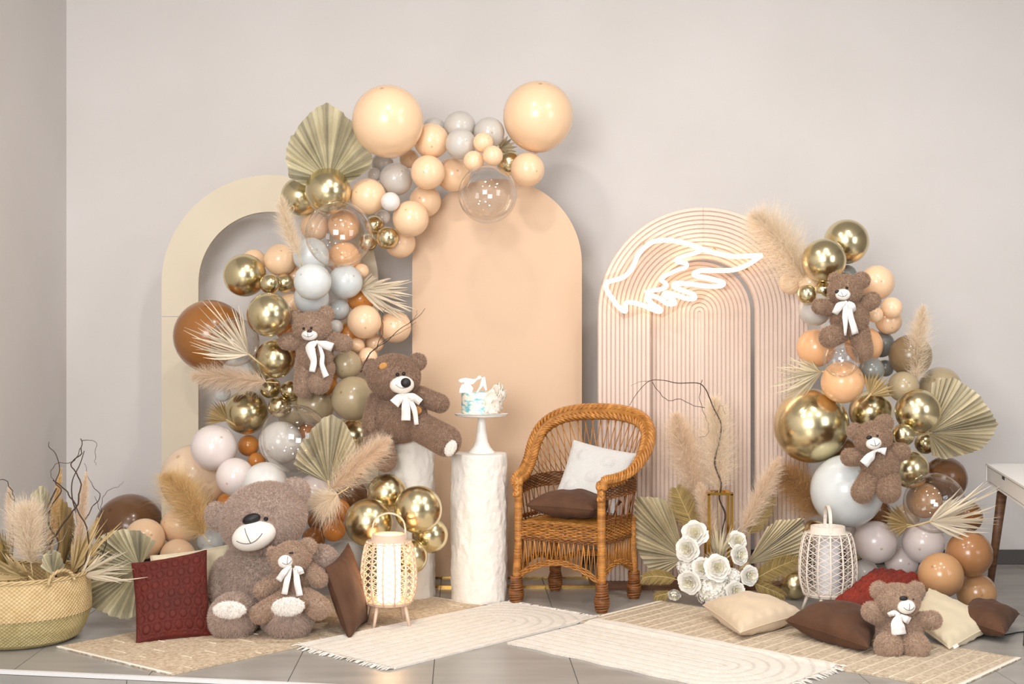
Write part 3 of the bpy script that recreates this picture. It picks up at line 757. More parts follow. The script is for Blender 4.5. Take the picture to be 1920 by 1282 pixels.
# bear sitting on the right rug
bear('brown teddy bear with white bow sitting on the right jute rug between cushions', 5.63,
     (1683, 1126, 40, 31), [(1648, 1106, 16), (1717, 1106, 16)], (1690, 1131, 17, 13.5), (1693.5, 1121, 7.5, 4.5), [(1680, 1117, 2.2), (1704, 1118, 2.2)],
     (1687, 1180, 42, 40), [((1660, 1160, 0), (1634, 1146, -.03), 17, 17), ((1716, 1164, 0), (1749, 1162, -.03), 15, 15.5)],
     [((1672, 1207, -.02), (1666, 1211, -.105), 24, 24.5), ((1708, 1208, -.02), (1717, 1212, -.105), 24, 24)], M_fur, 111, roll=-.03, hd=-.03, base=Vector((1.63, 5.63, .01)),
     bow=[(1686, 1153, -.1, 4), ('loop', [(1686, 1153, -.105), (1676, 1149, -.11), (1666, 1153, -.1)], (7, 11, 9)), ('loop', [(1688, 1153, -.105), (1698, 1160, -.11), (1706, 1164, -.1)], (6, 13, 14)),
          ('tail', [(1686, 1153, -.105), (1683, 1170, -.12), (1686, 1190, -.125)], (9, 25, 27))])

# ------------------------------------------------------------------ dried plants
M_palm = mat('dried_palm', lin(228, 218, 190), .75, tint=.42, col2=lin(214, 202, 170), noise_scale=9, trans=.25)
M_palmg = mat('dried_palm_green', lin(218, 211, 184), .75, tint=.42, col2=lin(202, 194, 164), noise_scale=9, trans=.25)
M_palmt = mat('dried_palm_tan', lin(214, 190, 142), .75, tint=.4, col2=lin(200, 174, 122), noise_scale=9, trans=.25)
M_palmw = mat('bleached_palm', lin(232, 220, 198), .75, tint=.35, trans=.3)
M_pcream = mat('pampas_cream', lin(253, 239, 219), .95, tint=.12, spec=.1, trans=.3)
M_pbeige = mat('pampas_beige', lin(250, 231, 209), .95, tint=.16, spec=.1, trans=.3)
M_pgold = mat('pampas_golden', lin(242, 212, 160), .95, tint=.2, spec=.1, trans=.3)
M_pbrown = mat('pampas_brown', lin(220, 180, 130), .95, tint=.25, spec=.1, trans=.3)
M_twig = mat('dark_twig', lin(66, 48, 38), .8, bump=.3, bump_scale=150)
M_straw = mat('straw_stem', lin(204, 180, 130), .8)
M_olive = mat('olive_gold_feather', lin(178, 154, 96), .7, tint=.4, trans=.3)
def resample(pts, n):
    pts = [Vector((p[0], p[1])) for p in pts]; L = [0]
    for i in range(1, len(pts)): L.append(L[-1] + (pts[i] - pts[i - 1]).length)
    out = []
    for i in range(n):
        s = L[-1] * i / (n - 1); j = 1
        while j < len(L) - 1 and L[j] < s: j += 1
        t = (s - L[j - 1]) / max(1e-6, L[j] - L[j - 1]); out.append(pts[j - 1] + (pts[j] - pts[j - 1]) * t)
    return out
def fan(label, focus, tips, d, m, n=30, dt=0, amp=.012, spiky=False, stem=.12, group='dried palm leaves', seed=0, bowl=0, dl=0, base=None):
    """pleated palm leaf: ridges and valleys running from the focus to the outline"""
    rr = random.Random(seed + n)
    ends = resample(tips, 2 * n + 1); f = Vector(focus); F3 = P(f.x, f.y, d)
    root = thing('palm_leaf', label, 'palm leaf', base or F3, group)
    mid = ends[n]; ST = 7; rows = []; T = []
    for i, e in enumerate(ends):
        rid = (i % 2) * 2 - 1
        ln = rr.uniform(.965, 1.0) * (1 if (not spiky or rid > 0) else .66)
        off = rr.uniform(-.006, .006); row = []; pl = rr.random()
        sd = (i / (2 * n) - .5)
        for k in range(ST + 1):
            t = (.02 + .98 * k / ST) * ln
            q = f + (e - f) * t
            dep = dt * t + rid * -amp * min(1, t * 1.6) * (1 if t < .9 else .8) + off * t + bowl * (1 - math.cos(sd * 2.4)) * t * -.12 + dl * sd * t
            row.append(P(q.x, q.y, d) + Vector((0, dep, 0))); T.append(pl)
        rows.append(row)
    MB().grid(rows, T).build('blade', m, root, smooth=False)
    if stem:
        dr = (F3 - P(mid.x, mid.y, d + dt)).normalized()
        MB().tube([F3 - dr * .015, F3 + dr * stem * .5 + Vector((0, .01, 0)), F3 + dr * stem + Vector((0, .03, 0))], [.006, .005, .0045], 7).build('stem', M_straw, root)
    return root
def frond(label, focus, tips, d, m, n=46, jit=.16, wpx=4.5, group='shredded palm fronds', seed=0, dep=.1, stem=.1):
    rr = random.Random(seed); ends = resample(tips, n); f = Vector(focus); F3 = P(f.x, f.y, d); k = d / FPX
    root = thing('palm_frond', label, 'palm frond', F3, group); mb = MB()
    for e in ends:
        ln = rr.uniform(1 - jit * 2.4, 1.02); e3 = P(f.x + (e.x - f.x) * ln + rr.uniform(-3, 3), f.y + (e.y - f.y) * ln + rr.uniform(-3, 3), d) + Vector((0, rr.uniform(-dep, dep * .3), 0))
        sag = Vector((0, 0, -.016 * rr.uniform(-.6, 1.2)))
        pts = [F3 + (e3 - F3) * t + sag * math.sin(t * PI) for t in (0.02, .25, .5, .75, 1)]
        w = wpx * k * rr.uniform(.6, 1.15)
        mb.strip(pts, [w * .35, w * .9, w, w * .75, w * .12], Vector((rr.uniform(-.5, .5), -1, rr.uniform(-.5, .5))).normalized(), rr.random())
    mb.build('leaflets', m, root)
    dr = (F3 - P(ends[n // 2].x, ends[n // 2].y, d)).normalized()
    if stem: MB().tube([F3 - dr * .02, F3 + dr * stem * .5 + Vector((0, .01, 0)), F3 + dr * stem + Vector((0, .03, 0))], [.005, .004, .004], 6).build('stem', M_straw, root)
    return root
def plume(label, base, tip, width, d, m, n=1700, dt=0, bend=0, spread=.75, group='pampas plumes', seed=0, stem=None, top=.5, droop=.25, wmm=.95, fluff=1):
    n = int(n * 2.4)
    rs = np.random.RandomState(seed + 3); k = d / FPX
    A = P(base[0], base[1], d); B_ = P(tip[0], tip[1], d + dt)
    ax = (B_ - A); L = ax.length; sidev = Vector((ax.z, 0, -ax.x)).normalized() * bend * k
    root = thing('pampas_plume', label, 'pampas grass', A, group)
    cl = lambda t: A + ax * t + sidev * math.sin(t * PI)
    axn = ax / L; u = axn.orthogonal().normalized(); w = axn.cross(u)
    V = []; F = []; T = []; W = width * k
    for i in range(n):
        t = rs.rand() ** .85; p0 = cl(t * .93)
        an = rs.rand() * 2 * PI; rad = u * math.cos(an) + w * math.sin(an)
        env = (max(0, math.sin(PI * min(1, (.12 + t * .95)) ** .8)) ** top) * .55 + .22
        ln = W * env * rs.uniform(.55, 1.25) * fluff
        fwd = ln * rs.uniform(.35, 1.15); rad = (rad + Vector(rs.normal(0, .28, 3).tolist())); cv = Vector(rs.normal(0, .16, 3).tolist()) * ln
        p1 = p0 + rad * ln * spread * .55 + axn * fwd * .6 + cv
        p2 = p0 + rad * ln * spread + axn * fwd + Vector((0, 0, -droop * ln * rs.uniform(0, 1)))
        sd = (p1 - p0).cross(Vector(rs.normal(0, 1, 3).tolist())).normalized() * (wmm * .0005)
        o = len(V); V += [p0 - sd, p0 + sd, p1 - sd * .8, p1 + sd * .8, p2]; F += [(o, o + 1, o + 3, o + 2), (o + 2, o + 3, o + 4)]; T += [rs.rand()] * 5
    mb = MB(); mb.add(V, F, T); o = mb.build('plume', m, root, smooth=False)
    e = P(stem[0], stem[1], d) if stem else A - axn * .06
    MB().tube([cl(.9), cl(.5), cl(.2), A, (A + e) / 2, e], [.0015, .002, .0025, .003, .003, .003], 6).build('stem', M_straw, root)
    return root
def branch(label, lines, d, group='curly willow branches', name='willow_branch'):
    root = thing(name, label, 'branch', P(lines[0][0][0][0], lines[0][0][0][1], d), group)
    for i, (pts, r0, r1) in enumerate(lines):
        sp = spline([P(q[0], q[1], d + (q[2] if len(q) > 2 else 0)) for q in pts], 5); n = len(sp)
        sp = [p + Vector((.003 * math.sin(j * 1.7 + i), .004 * math.cos(j * 1.3), 0)) for j, p in enumerate(sp)] if i else sp
        MB().tube(sp, [r0 + (r1 - r0) * j / (n - 1) for j in range(n)], 6).build('main_stem' if i == 0 else 'twig', M_twig, root)
    return root
def feather(label, base, tip, width, d, bend=0, dt=0, n=150, seed=0, group='gold feathers'):
    rr = random.Random(seed); k = d / FPX; A = P(base[0], base[1], d); B_ = P(tip[0], tip[1], d + dt); ax = B_ - A
    sv = Vector((ax.z, 0, -ax.x)).normalized(); cl = lambda t: A + ax * t + sv * bend * k * math.sin(t * PI * .8)
    root = thing('feather', label, 'feather', A, group); mb = MB()
    for s in (-1, 1):
        for i in range(n):
            t = .12 + .88 * (i + rr.random() * .7) / n
            w = width * k * .5 * (math.sin(PI * min(1, .15 + t * .8)) ** .6) * rr.uniform(.85, 1.05)
            p0 = cl(t); T = (cl(min(1, t + .02)) - cl(t - .02)).normalized()
            p1 = p0 + sv * s * w * .6 + T * w * .5 + Vector((0, rr.uniform(-.006, .004), 0)); p2 = p0 + sv * s * w + T * w * 1.0 + Vector((0, rr.uniform(-.01, .004), -.012 * rr.random()))
            mb.strip([p0, p1, p2], [.0022, .002, .0006], Vector((rr.uniform(-.3, .3), -1, 0)).normalized(), rr.random())
    mb.build('vane', M_olive, root, smooth=False)
    MB().tube([cl(t / 8) for t in range(9)], [.0025 - .0002 * t for t in range(9)], 6).build('shaft', M_straw, root)
    return root
# --- left garland
dz = front_d(614, 300, 6) + .1
fan('large spear shaped dried palm leaf at the top left of the garland', (616, 338), [(578, 352), (545, 336), (537, 300), (541, 272), (560, 238), (585, 212), (613, 194), (642, 210), (672, 236), (695, 272), (703, 296), (699, 318), (658, 346)], 6.93, M_palmg, 34, dt=-.06, amp=.011, seed=1)
fan('tiny dried palm fan beside the right-hand peach giant', (936, 279), [(931, 243), (945, 247), (958, 256), (970, 268), (971, 281), (966, 297), (958, 306)], clear_d([(950, 272, 15)]), M_palm, 9, amp=.005, spiky=True, stem=.04, seed=2)
fan('small straw palm fan left of the gold balloon over the cream arch', (428, 789), [(421, 748), (408, 747), (394, 752), (382, 762), (380, 775), (378, 790), (381, 797)], 7.02, M_palmt, 13, amp=.005, spiky=True, stem=.06, seed=3)
fan('pleated spear palm leaf behind the low clear bubble', (616, 906), [(583, 893), (547, 874), (552, 850), (565, 824), (585, 800), (604, 783), (619, 776), (637, 782), (652, 802), (664, 826), (669, 848), (652, 868), (636, 880)], front_d(610, 840, 20) + .02, M_palm, 24, amp=.0125, dt=.03, seed=4)
fan('big round dried palm fan on the floor behind the red cushion', (262, 1064), [(298, 1010), (268, 990), (238, 986), (205, 994), (178, 1015), (164, 1045), (160, 1085), (166, 1118), (185, 1138), (215, 1152), (242, 1158), (262, 1152)], 6.1, M_palmg, 30, amp=.0125, seed=5, dt=-.06)
dz = clear_d([(690, 545, 10), (720, 560, 10)])
frond('bleached shredded palm fanning right towards the peach panel', (675, 541), [(700, 512), (735, 519), (775, 524), (783, 545), (780, 575), (772, 610), (745, 595), (722, 590)], dz, M_palmw, 60, seed=6)
dz = clear_d([(430, 640, 30), (460, 650, 10), (400, 620, 20)])
frond('bleached shredded palm in front of the giant brown balloon', (466, 664), [(462, 590), (448, 553), (403, 550), (372, 573), (345, 607), (342, 632), (350, 660), (385, 668)], dz, M_palmw, 40, wpx=3.6, jit=.2, seed=7)
plume('upright cream pampas left of the upper gold pair', (560, 478), (527, 362), 34, 6.78, M_pcream, bend=-6, seed=1)
plume('horizontal beige pampas above the left gold balloon', (500, 716), (352, 706), 46, clear_d([(470, 715, 12), (430, 712, 14)]), M_pbeige, n=2000, seed=2, spread=.8, bend=4)
plume('golden pampas leaning over the peach balloons by the wall', (382, 1004), (300, 888), 62, 6.62, M_pgold, n=2600, seed=3, spread=.9, bend=16)
plume('beige pampas slanting up in front of the rear pillar', (622, 918), (736, 818), 50, 6.42, M_pbeige, n=2200, seed=4, spread=.8, bend=-4)
plume('fluffy cream pampas tuft beside the ear of the giant bear', (634, 926), (596, 950), 46, 6.32, M_pcream, n=1300, seed=5, spread=1.0)
branch('thin dark curly twig right of the left garland', [([(676, 698), (690, 668), (705, 652), (725, 640), (748, 618), (770, 604), (788, 590), (797, 578)], .003, .001), ([(705, 652), (718, 622), (716, 598), (722, 578)], .002, .0008), ([(678, 692), (694, 662), (704, 655), (718, 640), (760, 618), (780, 604)], .002, .0008), ([(768, 605), (780, 592), (782, 582)], .0012, .0006)], 6.62)
# --- right garland
fan('large pleated dried palm fan at the right edge of the garland', (1742, 812), [(1752, 716), (1770, 706), (1793, 707), (1818, 721), (1842, 741), (1862, 768), (1878, 794), (1866, 823), (1844, 845), (1810, 855), (1775, 863), (1752, 855)], 6.62, M_palm, 30, amp=.0125, seed=8, dt=.03)
fan('small tan palm fan above the middle gold balloons of the right garland', (1630, 742), [(1617, 702), (1630, 694), (1646, 694), (1660, 703), (1674, 716), (1682, 732), (1678, 745)], clear_d([(1645, 715, 20)]), M_palmt, 10, amp=.006, spiky=True, stem=.05, seed=9)
fan('small tan palm fan between the large white balloons at lower right', (1705, 984), [(1682, 943), (1664, 946), (1652, 956), (1648, 972), (1656, 988), (1668, 1000), (1684, 1012)], clear_d([(1676, 985, 18)]), M_palmt, 11, amp=.006, spiky=True, stem=.05, seed=10)
frond('wispy dried palm reaching left over the giant gold balloon', (1541, 697), [(1520, 676), (1470, 668), (1450, 674), (1434, 700), (1430, 724), (1440, 748), (1472, 760), (1495, 752)], 6.62, M_palm, 50, wpx=3.2, seed=11)
frond('bleached palm strips fanning right over the lower clear bubble', (1742, 978), [(1790, 916), (1840, 900), (1882, 914), (1885, 935), (1880, 960), (1872, 990), (1848, 1016), (1838, 1026)], clear_d([(1752, 943, 52), (1812, 968, 25)]) + .05, M_palmw, 40, wpx=4.5, seed=12, dep=.04)
plume('wide feathery pampas beside the neon wing tip', (1512, 528), (1404, 396), 78, 6.8, M_pcream, n=2600, seed=6, spread=.95, bend=10, droop=.5)
plume('upright cream pampas at the right outline of the right garland', (1716, 716), (1733, 566), 40, 6.7, M_pcream, n=2200, seed=7, spread=.8, bend=-3)
# ------------------------------------------------------------------ pillars, cake, stand
def plaster_pillar(label, px, ytop, d, r, seed):
    c = P(px, 641, d); c.z = 0; zt = EYE - (ytop - 641) / FPX * d
    root = thing('plaster_pillar', label, 'pillar', c, 'plaster pillars')
    def fn(an, z):
        q = Vector((math.cos(an) * 2.2 + seed, math.sin(an) * 2.2, z * 6))
        v = noise.noise(q * 1.6) * .6 + noise.noise(q * 4.2) * .55 + noise.noise(q * 9) * .3 + max(0, noise.noise(q * 2.6 + Vector((9, 3, 1)))) * 1.1
        return .0068 * v
    n = 90; prof = [(r * .985, .004)] + [(r, .012 + (zt - .02) * i / 80) for i in range(81)] + [(r * .975, zt)]
    MB().lathe(prof, c, n, fn=fn).build('shaft', M_plaster, root)
    MB().lathe([(r * .975, zt), (r * .5, zt + .0004), (.001, zt + .0005)], c, 48).build('top', M_plaster, root)
    MB().lathe([(r * .93, .0005), (r * .96, .002), (r * .965, .016)], c, 48).build('foot_ring', M_white, root)
    return c, zt
pc, pz = plaster_pillar('white rough plaster pillar under the cake stand', 898, 849, 6.72, .14, 3)
plaster_pillar('white rough plaster pillar the patched bear sits on', 763, 823, 6.82, .14, 8)
d = 6.72; cc = Vector((P(903, 641, d).x, d, pz + .001)); zpl = EYE - (779 - 641) / FPX * d
a = thing('cake_stand', 'white pedestal cake stand on the front pillar', 'cake stand', cc)
hs = zpl - cc.z
MB().lathe([(.068, 0), (.067, .004), (.058, .014), (.045, .03), (.033, .055), (.025, hs * .55), (.0205, hs * .8), (.0195, hs - .012), (.024, hs - .006)], cc, 40).build('pedestal', M_porc, a)
MB().lathe([(.001, hs - .006), (.09, hs - .008), (.128, hs - .001), (.134, hs + .004), (.134, hs + .0075)], cc, 56).build('plate', M_porc, a)
M_black = mat('black_rim', lin(45, 42, 40), .5)
MB().lathe([(.1345, hs + .0075), (.1352, hs + .0095), (.1335, hs + .0105), (.001, hs + .0105)], cc, 56).build('cake_board', M_porc, a)
MB().lathe([(.1352, hs + .0075), (.1362, hs + .0085), (.1352, hs + .0095)], cc, 56).build('rim_line', M_black, a)
ck = Vector((P(902, 641, d).x - .004, d, cc.z + hs + .0115))
M_cake = mat('buttercream', lin(250, 243, 226), .6, col2=lin(250, 243, 226), noise_scale=3, bump=.2, bump_scale=30)
nt = M_cake.node_tree; N = nt.nodes; L = nt.links                        # blue palette-knife strokes on the icing
tc = N.new('ShaderNodeTexCoord'); mp = N.new('ShaderNodeMapping'); mp.inputs['Scale'].default_value = (1, 1, 2.4); L.new(tc.outputs['Object'], mp.inputs['Vector'])
nz = N.new('ShaderNodeTexNoise'); nz.inputs['Scale'].default_value = 24; nz.inputs['Detail'].default_value = 3; L.new(mp.outputs['Vector'], nz.inputs['Vector'])
cr = N.new('ShaderNodeValToRGB'); e = cr.color_ramp.elements; e[0].position = .5; e[0].color = lin(251, 244, 226); e[1].position = .66; e[1].color = lin(120, 190, 206)
x_ = e.new(.58); x_.color = lin(176, 220, 222); L.new(nz.outputs['Fac'], cr.inputs['Fac']); L.new(cr.outputs['Color'], N['Principled BSDF'].inputs['Base Color'])
a = thing('cake', 'white buttercream cake with blue strokes and wafer ruffles on the pedestal stand', 'cake', ck)
MB().lathe([(.002, 0), (.093, 0), (.095, .004), (.0955, .06), (.095, .1), (.092, .106), (.084, .108), (.002, .107)], ck, 56).build('cake_body', M_cake, a)
M_wafer = mat('wafer_paper', lin(253, 244, 232), .7, tint=.06)
rr = random.Random(4)
for i in range(15):                                              # upright wafer sails on the right third of the cake
    an = -1.05 + 1.9 * (i % 8) / 7 + rr.uniform(-.1, .1); r0 = .094 + .012 * (i // 8); w = rr.uniform(.045, .06); hh = rr.uniform(.085, .135)
    z0 = rr.uniform(.0, .03); rows = []
    for u in range(8):
        row = []
        for v in range(7):
            f = v / 6 - .5; aa = an + f * w / .1 + .02 * math.sin(u * 2 + i); bulge = .008 * math.sin(u * 1.5 + v + i) + .02 * (u / 7) ** 2
            zz = z0 + hh * u / 7 * (1 - 1.1 * f * f) + (.007 * math.sin(v * 2.7 + i * 1.3) if u == 7 else 0)
            row.append(ck + Vector(((r0 + bulge) * math.cos(aa), (r0 + bulge) * math.sin(aa), max(.001, zz))))
        rows.append(row)
    MB().grid(rows, rr.random()).build('wafer_ruffle', M_wafer, a, solid=.001)
# stork topper: a flat cut-out with its own thickness, on picks
tp = thing('cake_topper', 'white stork carrying a blue bundle, standing on the cake', 'cake topper', ck + Vector((-.03, -.05, .107)))
TZ = lambda x, y: P(840 + x / 13.49, 695 + y / 13.49, d - .055)
M_stork = mat('white_card', lin(250, 244, 242), .5); M_blue = mat('blue_card', lin(110, 180, 214), .5)
M_beak = mat('coral_beak', lin(236, 160, 140), .5)
def card(pts, name, m, parent, th=.004, off=0):
    q = [TZ(*p) + Vector((0, off, 0)) for p in pts]; return extrude(MB(), q, th).build(name, m, parent, smooth=False)
card([(265, 235), (340, 195), (440, 180), (560, 195), (650, 215), (720, 190), (755, 140), (800, 120), (855, 140), (860, 175), (800, 205), (740, 225), (690, 280), (640, 330), (560, 345), (450, 335), (400, 320), (430, 275), (350, 300), (285, 275)], 'body', M_stork, tp)
card([(840, 128), (965, 145), (965, 160), (850, 170)], 'beak', M_beak, tp)
card([(430, 330), (350, 345), (300, 450), (280, 555), (430, 550), (600, 560), (640, 440), (560, 340)], 'wing', M_stork, tp, off=-.005)
card([(860, 165), (935, 150), (985, 480), (955, 500), (890, 370), (800, 480), (720, 570), (705, 560), (800, 400)], 'sling', M_stork, tp, off=-.005)
MB().ell(TZ(868, 550) + Vector((0, -.008, 0)), (1.35 * .0065 * 1.7, .007, .0075), None, 16, 10).build('bundle', M_blue, tp)
for x in (470, 600): MB().tube([TZ(x, 420) + Vector((0, .002, 0)), TZ(x, 640) + Vector((0, .002, 0))], .0015, 6).build('pick', M_stork, tp)

# ------------------------------------------------------------------ wicker armchair
M_wick = mat('wicker', lin(196, 136, 66), .42, tint=.3, col2=lin(166, 106, 44), noise_scale=30)
M_wickd = mat('wicker_dark', lin(146, 92, 44), .45, tint=.35, col2=lin(112, 66, 30), noise_scale=30)
cc0 = Vector((.327, 6.70, 0)); ca = math.atan2(-.489, .872)
Rc = Matrix.Rotation(ca, 3, 'Z')
W = lambda x, y, z: cc0 + Rc @ Vector((x, y, z))
ch = thing('wicker_armchair', 'honey brown wicker armchair with braided rolled back and arms', 'chair', cc0)
rr = random.Random(12)
def leg_at(sx, sy, zt, x, y):
    fx, fy = x * 1.03, y * 1.05
    lg = MB().tube([W(fx, fy, .13), W(x, y, .3), W(x, y, zt)], .0185, 10).build('leg', M_wick, ch)
    m = MB()
    for i in range(int((zt - .13) / .0075)):                    # cane wrapping
        z = .135 + i * .0075; t = min(1, (z - .13) / .17); xx = fx + (x - fx) * t; yy = fy + (y - fy) * t
        m.lathe([(.0185, -.0035), (.0215, 0), (.0185, .0035)], W(xx, yy, z), 10, rr.random())
    m.build('cane_wrapping', M_wick, lg)
    f = MB()
    for i in range(14):
        z = .006 + i * .0098; rr_ = .026 + .008 * math.sin(min(1, i / 9) * PI) - (.004 if i == 0 else 0)
        ring = [W(fx, fy, 0) + Vector((math.cos(q / 12 * 2 * PI) * rr_, math.sin(q / 12 * 2 * PI) * rr_, z + .004 * math.sin(q / 12 * 2 * PI + i))) for q in range(13)]
        f.tube(ring, .0058, 5, rr.random(), cap=False)
    f.lathe([(.024, .002), (.03, .07), (.02, .14)], W(fx, fy, 0), 10)
    f.build('wrapped_foot', M_wickd, lg)
for sx in (-1, 1):
    leg_at(sx, -1, .60, sx * .228, -.195); leg_at(sx, 1, .42, sx * .218, .185)
def weave(name, path, zf0, zf1, rows, m=M_wick, rad=.0036, amp=.0055, per=.036, parent=ch):
    """rows of wavy canes along a plan path between two height functions of arc position"""
    pts = path; L = [0]
    for i in range(1, len(pts)): L.append(L[-1] + math.hypot(pts[i][0] - pts[i - 1][0], pts[i][1] - pts[i - 1][1]))
    mb = MB(); n = int(L[-1] / (per / 4))
    for r in range(rows):
        line = []
        for i in range(n + 1):
            s = L[-1] * i / n; j = 1
            while j < len(L) - 1 and L[j] < s: j += 1
            t = (s - L[j - 1]) / max(1e-6, L[j] - L[j - 1]); x = pts[j - 1][0] + (pts[j][0] - pts[j - 1][0]) * t; y = pts[j - 1][1] + (pts[j][1] - pts[j - 1][1]) * t
            tx, ty = pts[j][0] - pts[j - 1][0], pts[j][1] - pts[j - 1][1]; ll = math.hypot(tx, ty); nx, ny = ty / ll, -tx / ll
            u = s / L[-1]; z0, z1 = zf0(u), zf1(u)
            off = amp * math.sin(2 * PI * s / per + (PI if r % 2 else 0)); z = z0 + (z1 - z0) * (r + .5) / rows + .0012 * math.sin(s * 60 + r)
            line.append(W(x + nx * off, y + ny * off, z))
        mb.tube(line, rad, 5, rr.random(), cap=True)
    return mb.build(name, m, parent)
front = [(-.225, -.2), (.225, -.2)]
ringp = [(-.228, -.2), (.228, -.2), (.232, -.1), (.235, .05), (.22, .18), (.14, .22), (0, .232), (-.14, .22), (-.22, .18), (-.235, .05), (-.232, -.1), (-.228, -.2)]
weave('seat_band', ringp, lambda u: .335, lambda u: .412, 10, per=.05)
weave('seat_weave_rim', ringp, lambda u: .318, lambda u: .336, 3, M_wickd)
# seat: flat woven deck
m = MB()
for i in range(30):
    y = -.19 + .40 * i / 29; hw = .222 if y < .12 else .222 - (y - .12) * .6
    m.tube([W(-hw + 2 * hw * k / 24, y, .404 + .003 * math.sin(k * PI / 2 + (PI if i % 2 else 0))) for k in range(25)], .0062, 5, rr.random())
m.build('seat', M_wick, ch)
arm = [(-.232, -.2), (-.252, -.1), (-.272, .0), (-.275, .09), (-.24, .18), (-.15, .235), (0, .255), (.15, .235), (.24, .18), (.275, .09), (.272, .0), (.252, -.1), (.232, -.2)]
weave('arm_band', arm, lambda u: .535 + .02 * math.sin(u * PI), lambda u: .60 + .03 * math.sin(u * PI), 10, M_wickd, per=.04)
weave('side_band', [(.232, -.19), (.24, 0), (.225, .17)], lambda u: .418, lambda u: .44, 3, M_wickd)
weave('side_band', [(-.232, -.19), (-.24, 0), (-.225, .17)], lambda u: .418, lambda u: .44, 3, M_wickd)
# braid: a rolled plait from arm front over the back to the other arm front
half = [(.232, -.205, .595), (.236, -.19, .622), (.255, -.11, .628), (.282, -.02, .648), (.305, .07, .70), (.318, .14, .775), (.300, .20, .850), (.235, .25, .905), (.125, .28, .932), (0, .288, .938)]
full = [(-x, y, z) for (x, y, z) in half] + half[::-1][1:]
spn = spline([Vector(p) for p in full], 14); n = len(spn)
m = MB()
for k in range(7):
    ph = 2 * PI * k / 7
    line = []
    for i, p in enumerate(spn):
        u = i / (n - 1); T = (spn[min(i + 1, n - 1)] - spn[max(i - 1, 0)]).normalized(); out = Vector((p.x, p.y * .3, .25)).normalized()
        A = (out - T * out.dot(T)).normalized(); Bv = T.cross(A); th = i * .30 + ph
        rad = .028 * (.75 + .25 * math.sin(u * PI)); wob = .6 + .4 * abs(math.sin(th * .5))
        line.append(W(*(p + (A * math.sin(th) * 1.15 + Bv * math.sin(2 * th) * .62) * rad)))
    for s in (-1, 1): m.tube([q + Vector((0, 0, s * .0045)) for q in line], .0072, 6, .35 + .5 * rr.random())
m.tube([W(*p) for p in spn], .02, 8, .2)
m.build('braided_rim', M_wick, ch)
for s in (-1, 1):                                                # plaited front of each arm
    m = MB()
    for k in range(3):
        m.tube([W(s * .232 + .012 * math.sin(i * .7 + k * 2.1), -.213 - .004 * math.cos(i * 1.4 + k), .625 - .09 * i / 14) for i in range(15)], .0085, 6, rr.random())
    m.build('arm_plait', M_wick, ch)
# spokes: back lattice, arm uprights, skirt lattice
m = MB(); lowz = lambda u: .59 + .03 * math.sin(u * PI)
def arm_pt(u):
    L = [0]
    for i in range(1, len(arm)): L.append(L[-1] + math.hypot(arm[i][0] - arm[i - 1][0], arm[i][1] - arm[i - 1][1]))
    s = L[-1] * u; j = 1
    while j < len(L) - 1 and L[j] < s: j += 1
    t = (s - L[j - 1]) / (L[j] - L[j - 1]); return (arm[j - 1][0] + (arm[j][0] - arm[j - 1][0]) * t, arm[j - 1][1] + (arm[j][1] - arm[j - 1][1]) * t)
for i in range(26):
    u0 = .24 + .52 * i / 25
    for s in (-1, 1):
        v = u0 + s * .035; v = min(.80, max(.20, v)); x0, y0 = arm_pt(u0); q = spn[int(v * (n - 1))]
        lo = W(x0, y0, lowz(u0)); hi = W(q.x * .97, q.y, q.z - .01)
        m.tube([lo, (lo + hi) / 2 + Rc @ Vector((0, .004 * s, 0)), hi], .0026, 5, rr.random())
m.build('back_spokes', M_wick, ch)
m = MB()
for i in range(44):
    u0 = .02 + .96 * i / 43; x0, y0 = arm_pt(u0); u1 = min(.99, max(.01, u0 + .018 * (1 if i % 2 else -1))); x1, y1 = arm_pt(u1)
    m.tube([W(x1 * .93, y1 * .93, .41), W(x0, y0, .55)], .0028, 5, rr.random())
m.build('arm_spokes', M_wickd, ch)
def arch_z(u, lo, hi): return lo + (hi - lo) * max(0, math.sin(u * PI)) ** .8
sides = [([(-.228, -.2), (.228, -.2)], .115, .205, 'front'), ([(.23, -.195), (.222, .185)], .135, .2, 'side'), ([(-.23, -.195), (-.222, .185)], .135, .2, 'side'), ([(-.22, .19), (.22, .19)], .13, .2, 'rear')]
for (pt, lo, hi, nm) in sides:
    (xa, ya), (xb, yb_) = pt; mid = [(xa + (xb - xa) * i / 10, ya + (yb_ - ya) * i / 10) for i in range(11)]
    weave(nm + '_apron', mid, lambda u: arch_z(u, lo, hi), lambda u: arch_z(u, lo + .035, hi + .028), 5, M_wick, rad=.0042, per=.05)
    m = MB(); nn = 17 if nm == 'front' else 12
    for i in range(nn):
        for s in (-1, 1):
            u = (i + .5) / nn; v = min(.97, max(.03, u + s * .028)); 
            m.tube([W(xa + (xb - xa) * u, ya + (yb_ - ya) * u, .325), W(xa + (xb - xa) * v, ya + (yb_ - ya) * v, arch_z(v, lo + .02, hi + .015))], .0027, 5, rr.random())
    m.build(nm + '_spokes', M_wick, ch)

